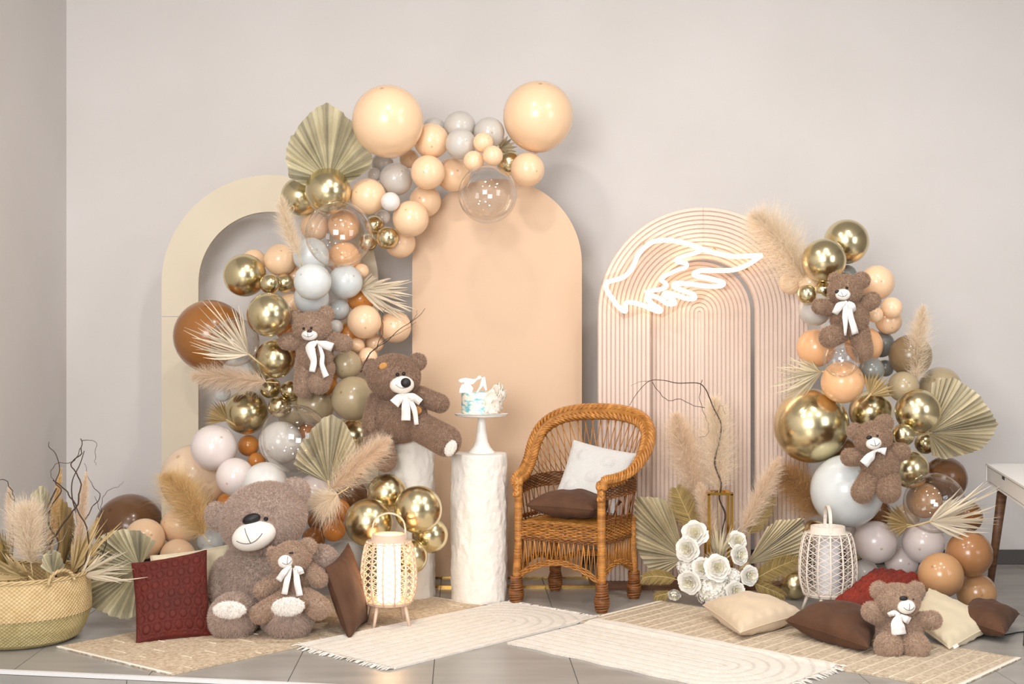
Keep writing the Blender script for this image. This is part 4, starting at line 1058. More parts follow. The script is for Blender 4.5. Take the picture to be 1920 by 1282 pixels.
# ------------------------------------------------------------------ cushions
def cushion(label, corners, th, m, group='cushions', pattern=None, N=40, seam=True, wr=.006, seed=0, pinch=.05, name='cushion', tag_m=None, k=.42):
    TL, TR, BR, BL = [Vector(c) for c in corners]
    cen = (TL + TR + BR + BL) / 4; nrm = (TR - TL).cross(BL - TL).normalized()
    if nrm.y > 0: nrm = -nrm
    root = thing(name, label, 'cushion', cen, group)
    def pt(u, v, s):
        uu = u * (1 - pinch * (1 - v * v)); vv = v * (1 - pinch * (1 - u * u)); a, b_ = (uu + 1) / 2, (vv + 1) / 2
        p = TL * (1 - a) * (1 - b_) + TR * a * (1 - b_) + BR * a * b_ + BL * (1 - a) * b_
        h = ((1 - u * u) * (1 - v * v)) ** k * th
        h += wr * noise.noise(Vector((u * 2.2 + seed, v * 2.2, s))) * ((1 - u * u) * (1 - v * v)) ** .5
        e = min(1 - abs(u), 1 - abs(v))
        if e < .25: h += .35 * wr * math.sin((u if 1 - abs(v) < 1 - abs(u) else v) * 19 + seed) * (1 - e / .25) * min(1, e * 12)
        if pattern: h += pattern(u, v) * min(1, e * 8)
        return p + nrm * h * s
    g = [-math.cos(PI * i / N) * .35 + (2 * i / N - 1) * .65 for i in range(N + 1)]
    fr = MB().grid([[pt(u, v, 1) for u in g] for v in g]).build('front_cover', m, root)
    MB().grid([[pt(u, v, -1) for u in g] for v in g]).build('back_cover', m, root)
    if seam:
        loop = [pt(u, -1, 0) for u in g] + [pt(1, v, 0) for v in g[1:]] + [pt(u, 1, 0) for u in g[::-1][1:]] + [pt(-1, v, 0) for v in g[::-1][1:]]
        MB().tube(loop, .0028, 5).build('seam', m, root)
    return root
M_red = mat('rust_velvet', lin(96, 26, 14), .75, sheen=.03, col2=lin(82, 22, 11), noise_scale=8)
M_redr = mat('bright_rust_velvet', lin(134, 38, 18), .75, sheen=.03, col2=lin(100, 27, 13), noise_scale=8)
M_brownv = mat('brown_velvet', lin(90, 58, 38), .8, sheen=.05, col2=lin(76, 47, 30), noise_scale=7, bump=.1)
M_creamv = mat('cream_velvet', lin(220, 206, 178), .8, sheen=.2, bump=.1)
M_beigev = mat('beige_velvet', lin(214, 194, 168), .8, sheen=.2, bump=.1)
M_ivory = mat('ivory_knit', lin(208, 207, 206), .9, bump=.5, bump_scale=160)
def hexq(sc, depth):
    def f(u, v):
        x, y = u * sc, v * sc; best = []
        r3 = math.sqrt(3)
        for ox, oy in ((0, 0), (.5, r3 / 2)):
            a = x - ox; b_ = y - oy; a -= round(a); b_ -= round(b_ / r3) * r3; best.append(math.hypot(a, b_))
        m_ = min(best); ring = abs(m_ - .36)
        return -depth * (max(0, 1 - ring / .09)) - depth * .8 * max(0, (m_ - .46) / .12)
    return f
cushion('rust red quilted velvet cushion standing upright on the left jute rug', [P(247, 1056, 5.93), P(387, 1031, 6.03), P(397, 1192, 5.88), P(256, 1207, 5.73)], .06, M_red, pattern=hexq(3.4, .011), N=110, seed=1)
cushion('cream velvet cushion behind the rust red one beside the giant bear', [P(282, 1042, 6.16), P(430, 1021, 6.2), P(414, 1165, 6.08), P(288, 1180, 6.04)], .05, M_creamv, seed=2)
cushion('dark brown velvet cushion standing on edge between small bear and lit lantern', [P(610, 1064, 5.9), P(653, 1018, 6.2), P(688, 1166, 6.17), P(656, 1198, 5.83)], .062, M_brownv, seed=3, pinch=.09)
def dots(u, v):
    s = 0
    for (a, b_) in ((-.5, -.55), (.35, -.5), (0, .1), (-.6, .5), (.6, .45)): s += .012 * max(0, 1 - ((u - a) ** 2 + (v - b_) ** 2) / .05)
    return s
cushion('ivory tufted cushion leaning on the back of the wicker chair', [P(1076, 825, 6.83), P(1193, 851, 6.72), P(1150, 962, 6.60), P(1036, 942, 6.69)], .045, M_ivory, pattern=dots, seed=4, N=46)
sz = .494
cushion('brown velvet seat cushion on the wicker chair', [W(-.195, .15, sz), W(.19, .13, sz), W(.188, -.2, sz - .004), W(-.19, -.19, sz - .004)], .072, M_brownv, seed=5, wr=.012)
cushion('beige cushion lying flat on the right jute rug near the white roses', [PZ(1318, 1134, .065), PZ(1425, 1124, .085), PZ(1508, 1150, .07), PZ(1388, 1186, .045)], .078, M_beigev, seed=6, wr=.012)
cushion('dark brown cushion lying on the right rug left of the sitting bear', [PZ(1473, 1163, .075), PZ(1550, 1138, .09), PZ(1655, 1160, .08), PZ(1628, 1214, .045)], .085, M_brownv, seed=7, wr=.012)
cushion('bright rust red wrinkled velvet cushion behind the sitting bear on the right', [P(1551, 1136, 6.16), P(1640, 1066, 6.38), P(1753, 1082, 6.3), P(1690, 1158, 6.02)], .06, M_redr, pattern=hexq(3.6, .012), N=100, seed=8, wr=.026)
rc = cushion('cream cushion with a white tag leaning behind the sitting bear on the right', [P(1712, 1168, 5.93), P(1742, 1103, 6.12), P(1876, 1165, 5.95), P(1780, 1216, 5.60)], .066, M_creamv, seed=9, wr=.012)
q = P(1792, 1211, 5.57)
MB().box(q, (.012, .001, .007), Matrix.Rotation(-.5, 3, 'Y')).build('fabric_tag', M_white, rc, smooth=False)
cushion('dark brown cushion lying at the far right behind the cream one', [PZ(1795, 1160, .075), PZ(1822, 1128, .09), PZ(1911, 1150, .075), PZ(1884, 1188, .05)], .065, M_brownv, seed=10, wr=.012)

# ------------------------------------------------------------------ rugs
JL = [Vector((-1.936, 5.662)), Vector((-1.329, 5.192)), Vector((-.131, 6.566)), Vector((-.738, 7.036))]
JR = [Vector((.737, 6.674)), Vector((2.087, 5.462)), Vector((1.645, 4.97)), Vector((.295, 6.18))]
def inside(poly, p):
    s = None
    dm = 9
    sg = 1 if (poly[1] - poly[0]).cross(poly[2] - poly[1]) > 0 else -1
    for i in range(4):
        a, b_ = poly[i], poly[(i + 1) % 4]; e = (b_ - a).normalized(); dm = min(dm, sg * e.cross(p - a))
    return dm
def sm(x): x = max(0, min(1, x)); return x * x * (3 - 2 * x)
def rug(label, quad, m, zfun, th, group, nu=90, nv=44, ridge=None, hem=None, fringe=None, seed=0, tufted=False):
    A, B_, C_, D_ = quad; cen = (A + B_ + C_ + D_) / 4; rr = random.Random(seed)
    root = thing('rug', label, 'rug', (cen.x, cen.y, 0), group)
    def q(u, v, z=0): 
        p = A * (1 - u) * (1 - v) + D_ * u * (1 - v) + C_ * u * v + B_ * (1 - u) * v
        e = .004 * math.sin(u * 31 + seed) * (1 if v in (0, 1) else 0)
        return Vector((p.x + e, p.y + e, zfun(p) + z))
    top = [[q(u / nu, v / nv, th + (ridge(u / nu, v / nv) if ridge else 0)) for v in range(nv + 1)] for u in range(nu + 1)]
    T = [(.5 if not tufted or ridge(u / nu, v / nv) > -.001 else 0) for u in range(nu + 1) for v in range(nv + 1)]
    mb = MB().grid(top, T)
    edge = [(u / nu, 0) for u in range(nu + 1)] + [(1, v / nv) for v in range(1, nv + 1)] + [(1 - u / nu, 1) for u in range(1, nu + 1)] + [(0, 1 - v / nv) for v in range(1, nv + 1)]
    mb.grid([[q(u, v, th) for u, v in edge], [q(u, v, .0006) for u, v in edge]])
    mb.build('pile', m, root)
    if hem:
        for u in hem:
            du = .012 if u == 0 else -.012
            mb = MB().grid([[q(u + du * k, v / 30, h) for v in range(31)] for k, h in ((0, .0008), (0, th + .0012), (1, th + .0014), (1, th + .0004))]); mb.build('hem', M_hem, root)
    if fringe:
        for u in fringe:
            mb = MB()
            dr = (A - D_).normalized() if u == 0 else (D_ - A).normalized()
            for k in range(64):
                v = (k + rr.random()) / 64; p = q(u, v, th * .6); ln = rr.uniform(.03, .055); sd = Vector((-dr.y, dr.x)) * rr.uniform(-.02, .02)
                e = Vector((p.x + dr.x * ln + sd.x, p.y + dr.y * ln + sd.y)); zz = zfun(e)
                mb.tube([p, Vector(((p.x + e.x) / 2 + sd.x * .4, (p.y + e.y) / 2 + sd.y * .4, max(zz, p.z * .5) + .005)), Vector((e.x, e.y, zz + .003))], [.0035, .003, .002], 5, rr.random())
            mb.build('fringe', m, root)
    return root
M_jute = mat('jute_weave', lin(224, 206, 182), .9, col2=lin(188, 164, 134), noise_scale=70, bump=.6, bump_scale=160)
M_jute2 = mat('pale_jute_weave', lin(218, 202, 180), .9, col2=lin(184, 164, 140), noise_scale=70, bump=.6, bump_scale=160)
M_hem = mat('cotton_hem', lin(236, 228, 214), .9)
M_rugw = mat('ivory_tufted', lin(238, 231, 223), .95, col2=lin(230, 222, 212), noise_scale=25, bump=.5, bump_scale=120, tint=.2)
M_fleck = mat('cream_yarn', lin(228, 214, 192), .9)
flat0 = lambda p: .0
a = rug('left jute rug with cream flecks under the giant bear', JL, M_jute, flat0, .007, 'jute rugs', ridge=lambda u, v: .0012 * math.sin(u * 2 * PI * 40), hem=(0, 1))
def jt(quad, u, v): A, B_, C_, D_ = quad; return A * (1 - u) * (1 - v) + D_ * u * (1 - v) + C_ * u * v + B_ * (1 - u) * v
rr = random.Random(2)
for i in range(15):                                             # broken cream stripes woven into the left rug
    u = .06 + .88 * i / 14; v = rr.uniform(0, .3)
    while v < .97:
        w = rr.uniform(.08, .2); v1 = min(.985, v + w * .7)
        mb = MB().tube([Vector((*jt(JL, u, v + (v1 - v) * k / 5), .0072)) for k in range(6)], .0026, 5); mb.build('cream_fleck', M_fleck, a); v = v1 + rr.uniform(.1, .35)
JRq = [JR[0], JR[3], JR[2], JR[1]]
a = rug('right jute rug with thin cream stripes under the cushions', JRq, M_jute2, flat0, .007, 'jute rugs', ridge=lambda u, v: .001 * math.sin(u * 2 * PI * 44), hem=(0, 1))
for i in range(26):
    u = .03 + .94 * i / 25
    MB().tube([Vector((*jt(JRq, u, .005 + .99 * k / 10), .0072)) for k in range(11)], .0026, 5).build('cream_stripe', M_fleck, a)
WL = [Vector((-.905, 5.69)), Vector((-.466, 5.293)), Vector((.40, 6.26)), Vector((-.03, 6.65))]
WR = [Vector((.40, 6.2)), Vector((-.02, 5.74)), Vector((.88, 4.86)), Vector((1.30, 5.32))]
def rainbow(u, v):
    """tufted nested arches in relief"""
    h = 0
    for (cu, s) in ((.30, 1), (.72, 1)):
        du = (u - cu) * 2.2; r = math.hypot(du if du > 0 else 0, (v - .5)) if du > 0 else abs(v - .5)
        if abs(du) < .9: h = .0028 * (math.sin(r * 2 * PI * 10) > .72)
    return -h
zl = lambda p: .0085 * sm(inside(JL, p) / .05 + .5)
zr = lambda p: max(.0085 * sm(inside(JR if inside(JR, sum(JR, Vector((0, 0))) / 4) > 0 else JR, p) / .05 + .5), 0)
zl2 = lambda p: max(zl(p), zr(p), (zr(p) + .011) * sm(inside(WR, p) / .04 + .5))
rug('ivory fringed rug with tufted arches lying over the left jute rug', WL, M_rugw, zl2, .009, 'ivory rugs', nu=170, nv=90, ridge=rainbow, fringe=(0, 1), seed=3, tufted=True)
rug('ivory fringed rug with tufted arches lying beside the right jute rug', WR, M_rugw, lambda p: max(zr(p), zl(p)), .009, 'ivory rugs', nu=170, nv=90, ridge=rainbow, fringe=(1,), seed=4, tufted=True)
# ------------------------------------------------------------------ lanterns
M_bam = mat('bamboo', lin(226, 198, 176), .55, tint=.12)
M_bamg = mat('whitened_bamboo', lin(234, 222, 210), .55, tint=.12)
M_lit = mat('lit_paper', lin(255, 244, 226), .8, emit=(1, .70, .38, 1), estr=8)
M_paper = mat('white_paper', lin(232, 232, 236), .8)
def lantern(label, px, yfoot, d, R_, hb, legh, m, lit, handle_rot, ribs=14):
    c = P(px, 641, d); c.z = 0; rr = random.Random(3)
    root = thing('rattan_lantern', label, 'lantern', c, 'rattan lanterns')
    z0 = legh; pr = lambda t: R_ * (.84 + .16 * math.sin(min(1, t / .35) * PI / 2) if t < .35 else .76 + .24 * max(0, math.cos((t - .35) / .65 * PI / 2)) ** .6)
    V = lambda t, an: c + Vector((pr(t) * math.cos(an), pr(t) * math.sin(an), z0 + hb * t))
    MB().lathe([(.001, z0 - .004), (R_ * .78, z0 - .006), (R_ * .83, z0), (R_ * .80, z0 + .008), (.001, z0 + .006)], c, 40).build('base', m, root)
    for i in range(ribs):
        an = 2 * PI * i / ribs + .1
        MB().tube([V(t / 12, an) for t in range(13)], .0044, 6, rr.random()).build('rib', m, root)
    lat = MB(); rowsN = 9
    for i in range(ribs):
        a0 = 2 * PI * i / ribs + .1; a1 = 2 * PI * (i + 1) / ribs + .1
        for r in range(rowsN):
            t0, t1 = .03 + .94 * r / rowsN, .03 + .94 * (r + 1) / rowsN
            lat.tube([V(t0, a0), V(t1, a1)], .0023, 4, rr.random(), False); lat.tube([V(t0, a1), V(t1, a0)], .0023, 4, rr.random(), False)
    for t in (.03, .97): lat.tube([V(t, 2 * PI * k / 40) for k in range(41)], .003, 5, .5, False)
    lat.build('lattice', m, root)
    rt = pr(1); zt = z0 + hb
    MB().lathe([(rt, zt - .004), (rt + .002, zt), (rt * .80, zt + .004), (rt * .78, zt + .03), (rt * .72, zt + .03), (rt * .72, zt - .004)], c, 40).build('collar', m, root)
    hx = Vector((math.cos(handle_rot), math.sin(handle_rot), 0)); rh = rt * .78; hh = .125
    hp = [c + hx * rh + Vector((0, 0, zt + .006)), c + hx * rh + Vector((0, 0, zt + .055))] + [c + hx * rh * .97 * math.cos(PI * k / 14) + Vector((0, 0, zt + .06 + (hh - .06) * math.sin(PI * k / 14))) for k in range(15)] + [c - hx * rh + Vector((0, 0, zt + .055)), c - hx * rh + Vector((0, 0, zt + .006))]
    up = Vector((-hx.y, hx.x, 0)); rows = []
    sect = [(-.0035, -.0075), (.0035, -.0075), (.0035, .0075), (-.0035, .0075)]
    for i, p in enumerate(hp):
        T = (hp[min(i + 1, len(hp) - 1)] - hp[max(i - 1, 0)]).normalized(); nn = T.cross(up)
        rows.append([p + nn * a + up * b_ for a, b_ in sect])
    MB().grid(rows, .5, True).build('handle', m, root, smooth=False)
    for k in range(4):
        an = PI / 4 + k * PI / 2 + .25; dr = Vector((math.cos(an), math.sin(an), 0))
        MB().tube([c + dr * R_ * .70 + Vector((0, 0, z0 - .004)), c + dr * R_ * .92 + Vector((0, 0, .001))], [.0095, .0065], 8).build('leg', m, root)
    MB().lathe([(.001, z0 + .008), (R_ * .40, z0 + .008), (R_ * .42, z0 + .012), (R_ * .42, z0 + hb * .93), (R_ * .38, z0 + hb * .95)], c, 32).build('paper_cylinder', M_lit if lit else M_paper, root)
lantern('glowing rattan lantern with hoop handle in front of the gold balloons', 729, 1178, 6.12, .128, .285, .105, M_bam, True, .1)
lantern('unlit white rattan lantern between the roses and the rust cushion on the right', 1552, 1150, 6.42, .137, .30, .085, M_bamg, False, 1.5)

# ------------------------------------------------------------------ basket and its dried bouquet
M_bask = mat('seagrass_tan', lin(216, 190, 144), .75, tint=.3, col2=lin(202, 174, 126), noise_scale=20)
M_baskg = mat('seagrass_green', lin(196, 180, 132), .75, tint=.3, col2=lin(176, 160, 112), noise_scale=20)
bc = P(36, 641, 5.84); bc.z = 0
bk = thing('seagrass_basket', 'two tone woven seagrass belly basket at the far left', 'basket', bc)
def basket_part(name, prof, m, n=230):
    rows = []; T = []
    L = [0]
    for i in range(1, len(prof)): L.append(L[-1] + math.hypot(prof[i][0] - prof[i - 1][0], prof[i][1] - prof[i - 1][1]))
    steps = int(L[-1] / .0028); cells = 92
    for s in range(steps + 1):
        q = L[-1] * s / steps; j = 1
        while j < len(L) - 1 and L[j] < q: j += 1
        t = (q - L[j - 1]) / (L[j] - L[j - 1]); r = prof[j - 1][0] + (prof[j][0] - prof[j - 1][0]) * t; z = prof[j - 1][1] + (prof[j][1] - prof[j - 1][1]) * t
        row = []; rowi = int(q / .0085); ph = (rowi % 2) * PI
        for k in range(n * 2):
            an = 2 * PI * k / (n * 2); w = math.sin(cells * an + ph ) * math.sin((q / .0085 % 1) * PI) ** .7
            rr_ = r + 0.0038 * w; row.append(bc + Vector((rr_ * math.cos(an), rr_ * math.sin(an), z))); T.append(.5 + .4 * w)
        rows.append(row)
    return MB().grid(rows, T, True).build(name, m, bk)
basket_part('upper_wall', [(.300, .128), (.302, .16), (.298, .22), (.292, .290)], M_bask)
basket_part('lower_wall', [(.225, .003), (.255, .02), (.282, .07), (.296, .115), (.304, .128)], M_baskg)
MB().lathe([(.001, .004), (.226, .004)], bc, 60).build('bottom', M_baskg, bk)
rim = MB()
for k in range(3): rim.tube([bc + Vector(((.292 + .006 * math.cos(i * .9 + k * 2.1)) * math.cos(2 * PI * i / 120), (.292 + .006 * math.cos(i * .9 + k * 2.1)) * math.sin(2 * PI * i / 120), .292 + .006 * math.sin(i * .9 + k * 2.1))) for i in range(121)], .0045, 5, .5, False)
rim.build('rim', M_bask, bk)
for an in (-.62, -1.95):
    hd = MB(); rad = Vector((math.cos(an), math.sin(an), 0)); tg = Vector((-rad.y, rad.x, 0))
    for k in range(2): hd.tube([bc + rad * (.300 + .004 * math.sin(i * 1.3 + k * PI)) + tg * .065 * math.cos(PI * i / 24) + Vector((0, 0, .275 + .055 * math.sin(PI * i / 24) + .004 * math.cos(i * 1.3 + k * PI))) for i in range(25)], .0055, 6, rr.random())
    hd.build('handle', M_bask, bk)
db = 5.86
G = 'dried stems in the basket'
fan('olive striped palm leaf at the back of the basket', (88, 1062), [(48, 952), (55, 930), (68, 914), (80, 905), (90, 918), (96, 945)], db + .12, M_palmg, 9, amp=.011, stem=.18, group=G, seed=21)
fan('olive palm leaf in the middle of the basket', (118, 1066), [(90, 950), (104, 930), (118, 934), (135, 950), (142, 985), (140, 1010)], db + .08, M_palmt, 10, amp=.011, stem=.18, group=G, seed=22)
fan('small crumpled palm leaf at the basket rim', (100, 1078), [(76, 1066), (80, 1040), (98, 1028), (112, 1034), (120, 1056), (122, 1070)], db - .12, M_palmg, 9, amp=.01, stem=.1, group=G, seed=23)
frond('palm strips spilling over the right rim of the basket', (150, 1078), [(172, 1018), (205, 1030), (240, 1028), (262, 1050), (280, 1068), (285, 1090), (262, 1092)], db - .02, M_palmw, 26, wpx=4, group=G, seed=24)
frond('coarse palm strips spilling over the left rim of the basket', (52, 1080), [(64, 1076), (40, 1058), (14, 1036), (-20, 1030), (-40, 1050), (-30, 1075)], db - .14, M_palmt, 34, wpx=6, group=G, seed=25)
frond('long dry grass leaves fanning from the middle of the basket', (135, 1072), [(140, 1010), (165, 985), (190, 958), (215, 950), (240, 975), (200, 1000), (210, 1030)], db + .02, M_palmt, 30, wpx=4, group=G, seed=26)
frond('green grass tuft at the left edge of the basket', (12, 1062), [(-20, 1010), (-5, 985), (8, 982), (20, 1000), (30, 1020)], db - .05, M_olive, 26, wpx=5, group=G, seed=27)
plume('fluffy white pampas head in the basket', (58, 1056), (50, 950), 74, db - .1, M_pcream, n=3000, spread=.62, top=.25, seed=11, group=G, stem=(62, 1085))
plume('slim wheat coloured pampas in the middle of the basket', (90, 1050), (116, 866), 22, db + .02, M_pgold, n=1500, spread=.5, seed=12, group=G, stem=(86, 1085))
plume('slim wheat coloured pampas right of the branches', (142, 1068), (163, 874), 34, db + .04, M_pbeige, n=1900, spread=.45, seed=13, group=G, stem=(136, 1088))
plume('short pampas at the left frame edge', (22, 1030), (16, 905), 22, db, M_pbeige, n=1200, spread=.5, seed=14, group=G, stem=(26, 1085))
plume('bent golden grass head at the right of the basket', (150, 1060), (186, 965), 14, db + .03, M_pgold, n=700, spread=.5, seed=15, group=G, stem=(146, 1085))
branch('tall dark curly branch in the middle of the basket', [([(100, 1085), (98, 1045), (84, 1010), (82, 980), (92, 945), (106, 915)], .005, .0035), ([(105, 1085), (92, 1030), (120, 980), (145, 945), (150, 900), (133, 870), (152, 850), (152, 822)], .005, .002),
        ([(152, 826), (165, 825), (180, 830), (178, 860), (180, 872)], .0016, .0007), ([(152, 838), (142, 860), (128, 868), (108, 868), (95, 885), (100, 900)], .0018, .001), ([(100, 900), (122, 918), (140, 945), (165, 1000), (160, 1050), (140, 1075)], .003, .003)], db - .03, group=G)
branch('dark curly branch leaning right in the basket', [([(160, 1080), (165, 1045), (148, 1000), (142, 960), (135, 930), (136, 900), (150, 870), (158, 845)], .0045, .002), ([(148, 1000), (170, 955), (188, 930), (170, 905), (158, 868)], .003, .001), ([(190, 960), (192, 935), (205, 918), (222, 912), (232, 902)], .0015, .0006), ([(180, 1060), (196, 1030), (200, 990), (188, 958), (178, 930)], .0028, .001)], db + .05, group=G)
branch('dark curly branch at the left of the basket', [([(90, 1070), (110, 1020), (92, 985), (96, 950), (115, 920), (104, 905), (112, 880), (104, 850), (92, 838), (92, 828)], .004, .0012), ([(26, 1075), (24, 1000), (27, 940), (22, 920), (10, 900), (-4, 900)], .003, .0015), ([(27, 940), (14, 922)], .002, .001)], db - .06, group=G)

# ------------------------------------------------------------------ flower arrangement
da = 6.72
G = 'flower arrangement by the ribbed arch'
fan('large round dried palm fan left of the white roses', (1283, 1046), [(1262, 945), (1238, 931), (1212, 928), (1190, 929), (1187, 955), (1186, 990), (1193, 1028), (1206, 1058), (1224, 1073), (1246, 1079)], da + .1, M_palm, 24, amp=.0125, seed=31, group=G, bowl=.3)
fan('large dried palm fan right of the white roses', (1400, 1058), [(1440, 986), (1456, 974), (1482, 972), (1510, 970), (1508, 992), (1511, 1012), (1507, 1037), (1494, 1048)], da + .02, M_palm, 18, amp=.0125, seed=32, group=G)
fan('small upright palm fan behind the front roses', (1346, 1062), [(1318, 1040), (1322, 1030), (1335, 1026), (1350, 1024), (1366, 1030), (1372, 1042)], da - .05, M_palm, 9, amp=.011, spiky=True, seed=33, group=G)
frond('tuft of narrow dry blades above the roses', (1348, 1045), [(1322, 985), (1330, 975), (1342, 972), (1352, 968), (1366, 978), (1384, 980), (1402, 995)], da - .02, M_palm, 28, wpx=4, group=G, seed=34)
plume('tall beige pampas at the left of the flower arrangement', (1310, 935), (1264, 768), 62, da + .12, M_pbeige, n=2800, spread=.85, seed=21, group=G, stem=(1340, 1050), droop=.5)
plume('tallest cream pampas in the centre of the flower arrangement', (1348, 920), (1340, 736), 60, da + .08, M_pcream, n=2800, spread=.85, seed=22, group=G, stem=(1348, 1050), droop=.6)
plume('short beige pampas in front of the tall ones', (1338, 1015), (1310, 900), 36, da + .02, M_pbeige, n=1900, spread=.6, seed=23, group=G, stem=(1345, 1055))
plume('beige pampas leaning right towards the giant gold balloon', (1392, 995), (1466, 850), 44, da + .02, M_pbeige, n=2200, spread=.65, seed=24, group=G, stem=(1365, 1055))
plume('brown pampas drooping behind the flower arrangement', (1536, 966), (1452, 884), 62, da + .16, M_pbrown, n=2600, spread=.85, seed=25, group=G, bend=14)
feather('upright olive gold feather left of the pampas', (1310, 1010), (1268, 915), 52, da + .06, seed=1, group=G)
feather('olive gold feather right of the gold frame', (1398, 1010), (1445, 930), 40, da + .05, seed=2, group=G)
feather('drooping olive gold feather right of the roses', (1400, 1096), (1496, 1052), 44, da - .04, bend=-6, seed=3, group=G)
feather('low olive feather under the right palm fan', (1406, 1090), (1470, 1116), 26, da - .06, seed=4, group=G)
feather('bronze feather under the left palm fan', (1275, 1088), (1204, 1088), 30, da - .03, bend=8, seed=5, group=G)
feather('short bronze feather by the lowest rosebud', (1262, 1110), (1228, 1118), 22, da - .06, seed=6, group=G, n=60)
branch('long arching willow branch above the flower arrangement', [([(1352, 1045), (1354, 1000), (1360, 965), (1349, 935), (1352, 905), (1340, 868), (1348, 830), (1352, 795), (1338, 765), (1330, 745), (1322, 728), (1308, 718), (1270, 718), (1245, 713), (1218, 714), (1196, 735), (1180, 760)], .0052, .0012), ([(1222, 716), (1240, 740), (1255, 751), (1275, 748), (1300, 760), (1322, 764)], .0016, .0016), ([(1316, 712), (1312, 745), (1320, 775), (1328, 795), (1326, 815), (1310, 820)], .0016, .0007), ([(1218, 714), (1198, 716), (1182, 724)], .001, .0006), ([(1340, 780), (1352, 760), (1360, 778)], .001, .0006)], da + .03, group=G)
# brass frame stand the bouquet is tied to
M_gold = mat('polished_gold', lin(226, 178, 84), .14, 1)
st = thing('gold_frame_stand', 'slim gold cube frame stand inside the flower arrangement', 'stand', PZ(1348, 1122, 0))
x0, x1 = P(1328, 641, da).x, P(1371, 641, da).x; zt = P(0, 925, da).z; y0, y1 = da - .02, da + .1
for (x, y) in ((x0, y0), (x1, y0), (x0, y1), (x1, y1)): MB().box((x, y, zt / 2), (.006, .006, zt / 2 - .0005)).build('upright', M_gold, st, smooth=False)
for z in (zt, .008):
    for y in (y0, y1): MB().box(((x0 + x1) / 2, y, z), ((x1 - x0) / 2 + .006, .006, .006)).build('crossbar', M_gold, st, smooth=False)
    for x in (x0, x1): MB().box((x, (y0 + y1) / 2, z), (.006, (y1 - y0) / 2, .006)).build('crossbar', M_gold, st, smooth=False)
# roses: petals share meshes
M_petal = mat('white_petal', lin(250, 247, 240), .6, tint=.05)
M_petali = mat('ivory_petal', lin(250, 245, 226), .6)
RINGS = [(3, .04, .17, .0, .62, 2.6), (4, .07, .33, .02, .62, 2.2), (5, .10, .50, .10, .55, 1.75), (5, .12, .66, .22, .44, 1.75), (6, .12, .78, .34, .26, 1.55)]
def petal_mesh(r0, r1, curl, h, dl, m, sd):
    rr = random.Random(sd); rows = []; ph = rr.random() * 6
    for i in range(8):
        t = i / 7; row = []
        for j in range(9):
            s = j / 4 - 1; an = -PI / 2 + s * dl / 2 * (.55 + .45 * math.sin(PI * min(1, .2 + t * .55)))
            edge = 1 - .16 * abs(s) ** 2.5 - .07 * math.sin(s * 8 + ph); tt = t * edge
            r = r0 + (r1 - r0) * math.sin(tt * PI / 2) ** .8 + curl * max(0, tt - .55) ** 1.6 * 1.5 + .035 * s * tt + .05 * math.sin(s * 6 + ph) * tt ** 2
            z = h * tt - .35 * curl * max(0, tt - .75) ** 1.4 * 3 - .28
            row.append((r * math.cos(an), r * math.sin(an), z))
        rows.append(row)
    mb = MB().grid(rows); me = bpy.data.meshes.new('petal'); me.from_pydata(mb.V, [], mb.F); me.shade_smooth(); me.materials.append(m); return me
PM = [petal_mesh(r0, r1, cu, h, dl, M_petali if i < 2 else M_petal, i) for i, (n_, r0, r1, cu, h, dl) in enumerate(RINGS)]
def rose(label, px, py, r, d, az, el, bud=False, seed=0, group='white roses'):
    rr = random.Random(seed); k = r * d / FPX * 1.12; c = P(px, py, d)
    ax = Vector((math.sin(az) * math.cos(el), -math.cos(az) * math.cos(el), math.sin(el))); Q = ax.to_track_quat('Z', 'Y').to_matrix().to_4x4()
    root = thing('rose', label, 'rose', c, group)
    for ri, (n, *_r) in enumerate(RINGS[:4] if bud else RINGS):
        for i in range(n):
            an = 2 * PI * i / n + ri * .55 + rr.uniform(-.12, .12); sc = rr.uniform(.93, 1.05) * (1.25 if bud else 1)
            o = bpy.data.objects.new('petal', PM[ri]); C.objects.link(o); o.parent = root
            o.matrix_local = Q @ Matrix.Scale(k, 4) @ Matrix.Rotation(an, 4, 'Z') @ Matrix.Diagonal((sc * (.72 if bud else 1), sc * (.72 if bud else 1), sc * (1.5 if bud else 1), 1))
    MB().tube([c - ax * k * .28, c - ax * k * .7 + Vector((0, .02, -.02)), c + Vector((.0, .05, -.06)) - ax * k], .003, 6).build('stem', M_straw, root)
for i, (x, y, r, dd, az, el, lb) in enumerate([
    (1303, 999, 25, -.1, -.2, .35, 'topmost left white rose with an ivory centre'), (1288, 1029, 24, -.12, -.5, .1, 'white rose below the topmost left one'),
    (1346, 1064, 25, -.22, .0, .25, 'large frontmost white rose in the centre'), (1316, 1064, 21, -.17, -.3, .3, 'white rose just left of the frontmost one'),
    (1388, 1040, 20, -.13, .5, .15, 'white rose on the right under the narrow blades'), (1383, 1013, 19, -.06, .2, .5, 'highest white rose on the right'),
    (1406, 1079, 19, -.14, .35, .05, 'rightmost white rose apart from the others'), (1292, 1092, 23, -.17, -.4, -.1, 'white rose at the lower left of the bouquet'),
    (1380, 1108, 20, -.2, .3, .1, 'low white rose behind the beige cushion')]):
    rose(lb, x, y, r, da + dd, az, el, seed=i)
rose('white rosebud lowest left near the chair', 1265, 1113, 17, da - .1, -.3, -.5, True, 20)
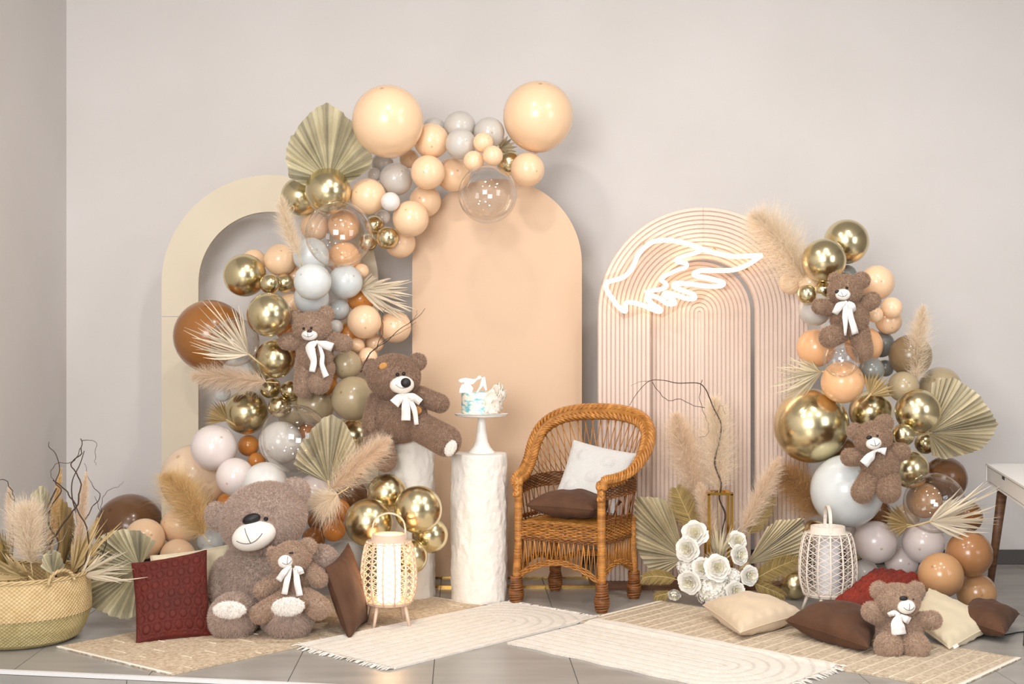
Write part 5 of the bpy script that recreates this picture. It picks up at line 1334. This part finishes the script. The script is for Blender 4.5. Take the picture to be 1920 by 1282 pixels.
def hydrangea(label, px, py, r, d, seed):
    rr = random.Random(seed); c = P(px, py, d); k = r * d / FPX
    root = thing('hydrangea', label, 'hydrangea', c, 'white hydrangeas'); mb = MB()
    for i in range(330):
        u = Vector((rr.gauss(0, 1), rr.gauss(0, 1) - .6, rr.gauss(0, 1))).normalized(); p = c + u * k * rr.uniform(.82, 1.0); a = u.orthogonal().normalized(); b_ = u.cross(a); ro = rr.random() * PI
        for q in range(4):
            an = ro + q * PI / 2; e = a * math.cos(an) + b_ * math.sin(an); f = a * math.cos(an + PI / 2) + b_ * math.sin(an + PI / 2); s = .0105
            mb.add([p, p + e * s * .6 + f * s * .45 + u * .002, p + e * s * 1.1 + u * rr.uniform(0, .006), p + e * s * .6 - f * s * .45 + u * .002], [(0, 1, 2, 3)], rr.random())
    mb.build('florets', M_petal, root, smooth=False)
    MB().ell(c, k * .8, None, 14, 9).build('core', M_petali, root)
hydrangea('ruffled white hydrangea head under the frontmost rose', 1338, 1104, 36, da - .13, 1)
hydrangea('small white hydrangea head right of the frontmost rose', 1372, 1082, 17, da - .12, 3)
hydrangea('pale hydrangea head at the left between two roses', 1290, 1062, 21, da - .06, 2)

# ------------------------------------------------------------------ desk at the right edge and floor cable
c0 = Vector((2.415, 6.80)); u = Vector((-.2, -.98)).normalized(); v = Vector((.98, -.2)).normalized(); L_, Wd = 1.15, .5
zt = EYE - (868 - 641) / FPX * 6.8
a = thing('white_desk', 'white desk with a drawer and slanted brown leg at the right frame edge', 'desk', (c0.x, c0.y, 0))
def hexa(name, s0, s1, t0, t1, z0, z1, m):
    q = [c0 + u * s + v * t for s, t in ((s0, t0), (s1, t0), (s1, t1), (s0, t1))]; mb = MB(); slab(mb, q, z0, z1); return mb.build(name, m, a, smooth=False)
hb = .098
hexa('top', 0, L_, 0, Wd, zt - .01, zt, M_white); hexa('bottom_panel', 0, L_, 0.006, Wd, zt - hb, zt - hb + .01, M_white)
hexa('end_panel', 0, .012, 0, Wd, zt - hb + .01, zt - .0105, M_white); hexa('end_panel', L_ - .012, L_, 0, Wd, zt - hb + .01, zt - .0105, M_white)
dr = hexa('drawer', .016, L_ - .016, .005, .03, zt - hb + .014, zt - .016, M_white)
q = [c0 + u * s + v * t for s, t in ((.50, .0035), (.57, .0035), (.57, .006), (.50, .006))]
mb = MB(); slab(mb, q, zt - .03, zt - .016); mb.build('finger_notch', M_dark, dr, smooth=False)
for s, t in ((.10, .07), (L_ - .1, .07), (.10, Wd - .07), (L_ - .1, Wd - .07)):
    top = c0 + u * s + v * t; bot = top + u * (-.07 if s < .5 else .07) + v * (-.06 if t < .2 else .06)
    MB().tube([Vector((bot.x, bot.y, .001)), Vector((top.x, top.y, zt - hb))], [.016, .026], 10).build('leg', M_wood, a)
M_cable = mat('black_cable', lin(25, 25, 25), .6)
o = MB().tube(spline([PZ(1835, 1186, .004), PZ(1860, 1192, .004), PZ(1885, 1190, .004), PZ(1925, 1184, .004), PZ(1990, 1190, .004)], 8), .0035, 6).build('power_cable', M_cable, origin=PZ(1860, 1192, .004))
tag(o, 'thin black cable on the floor behind the far right cushion', 'cable')
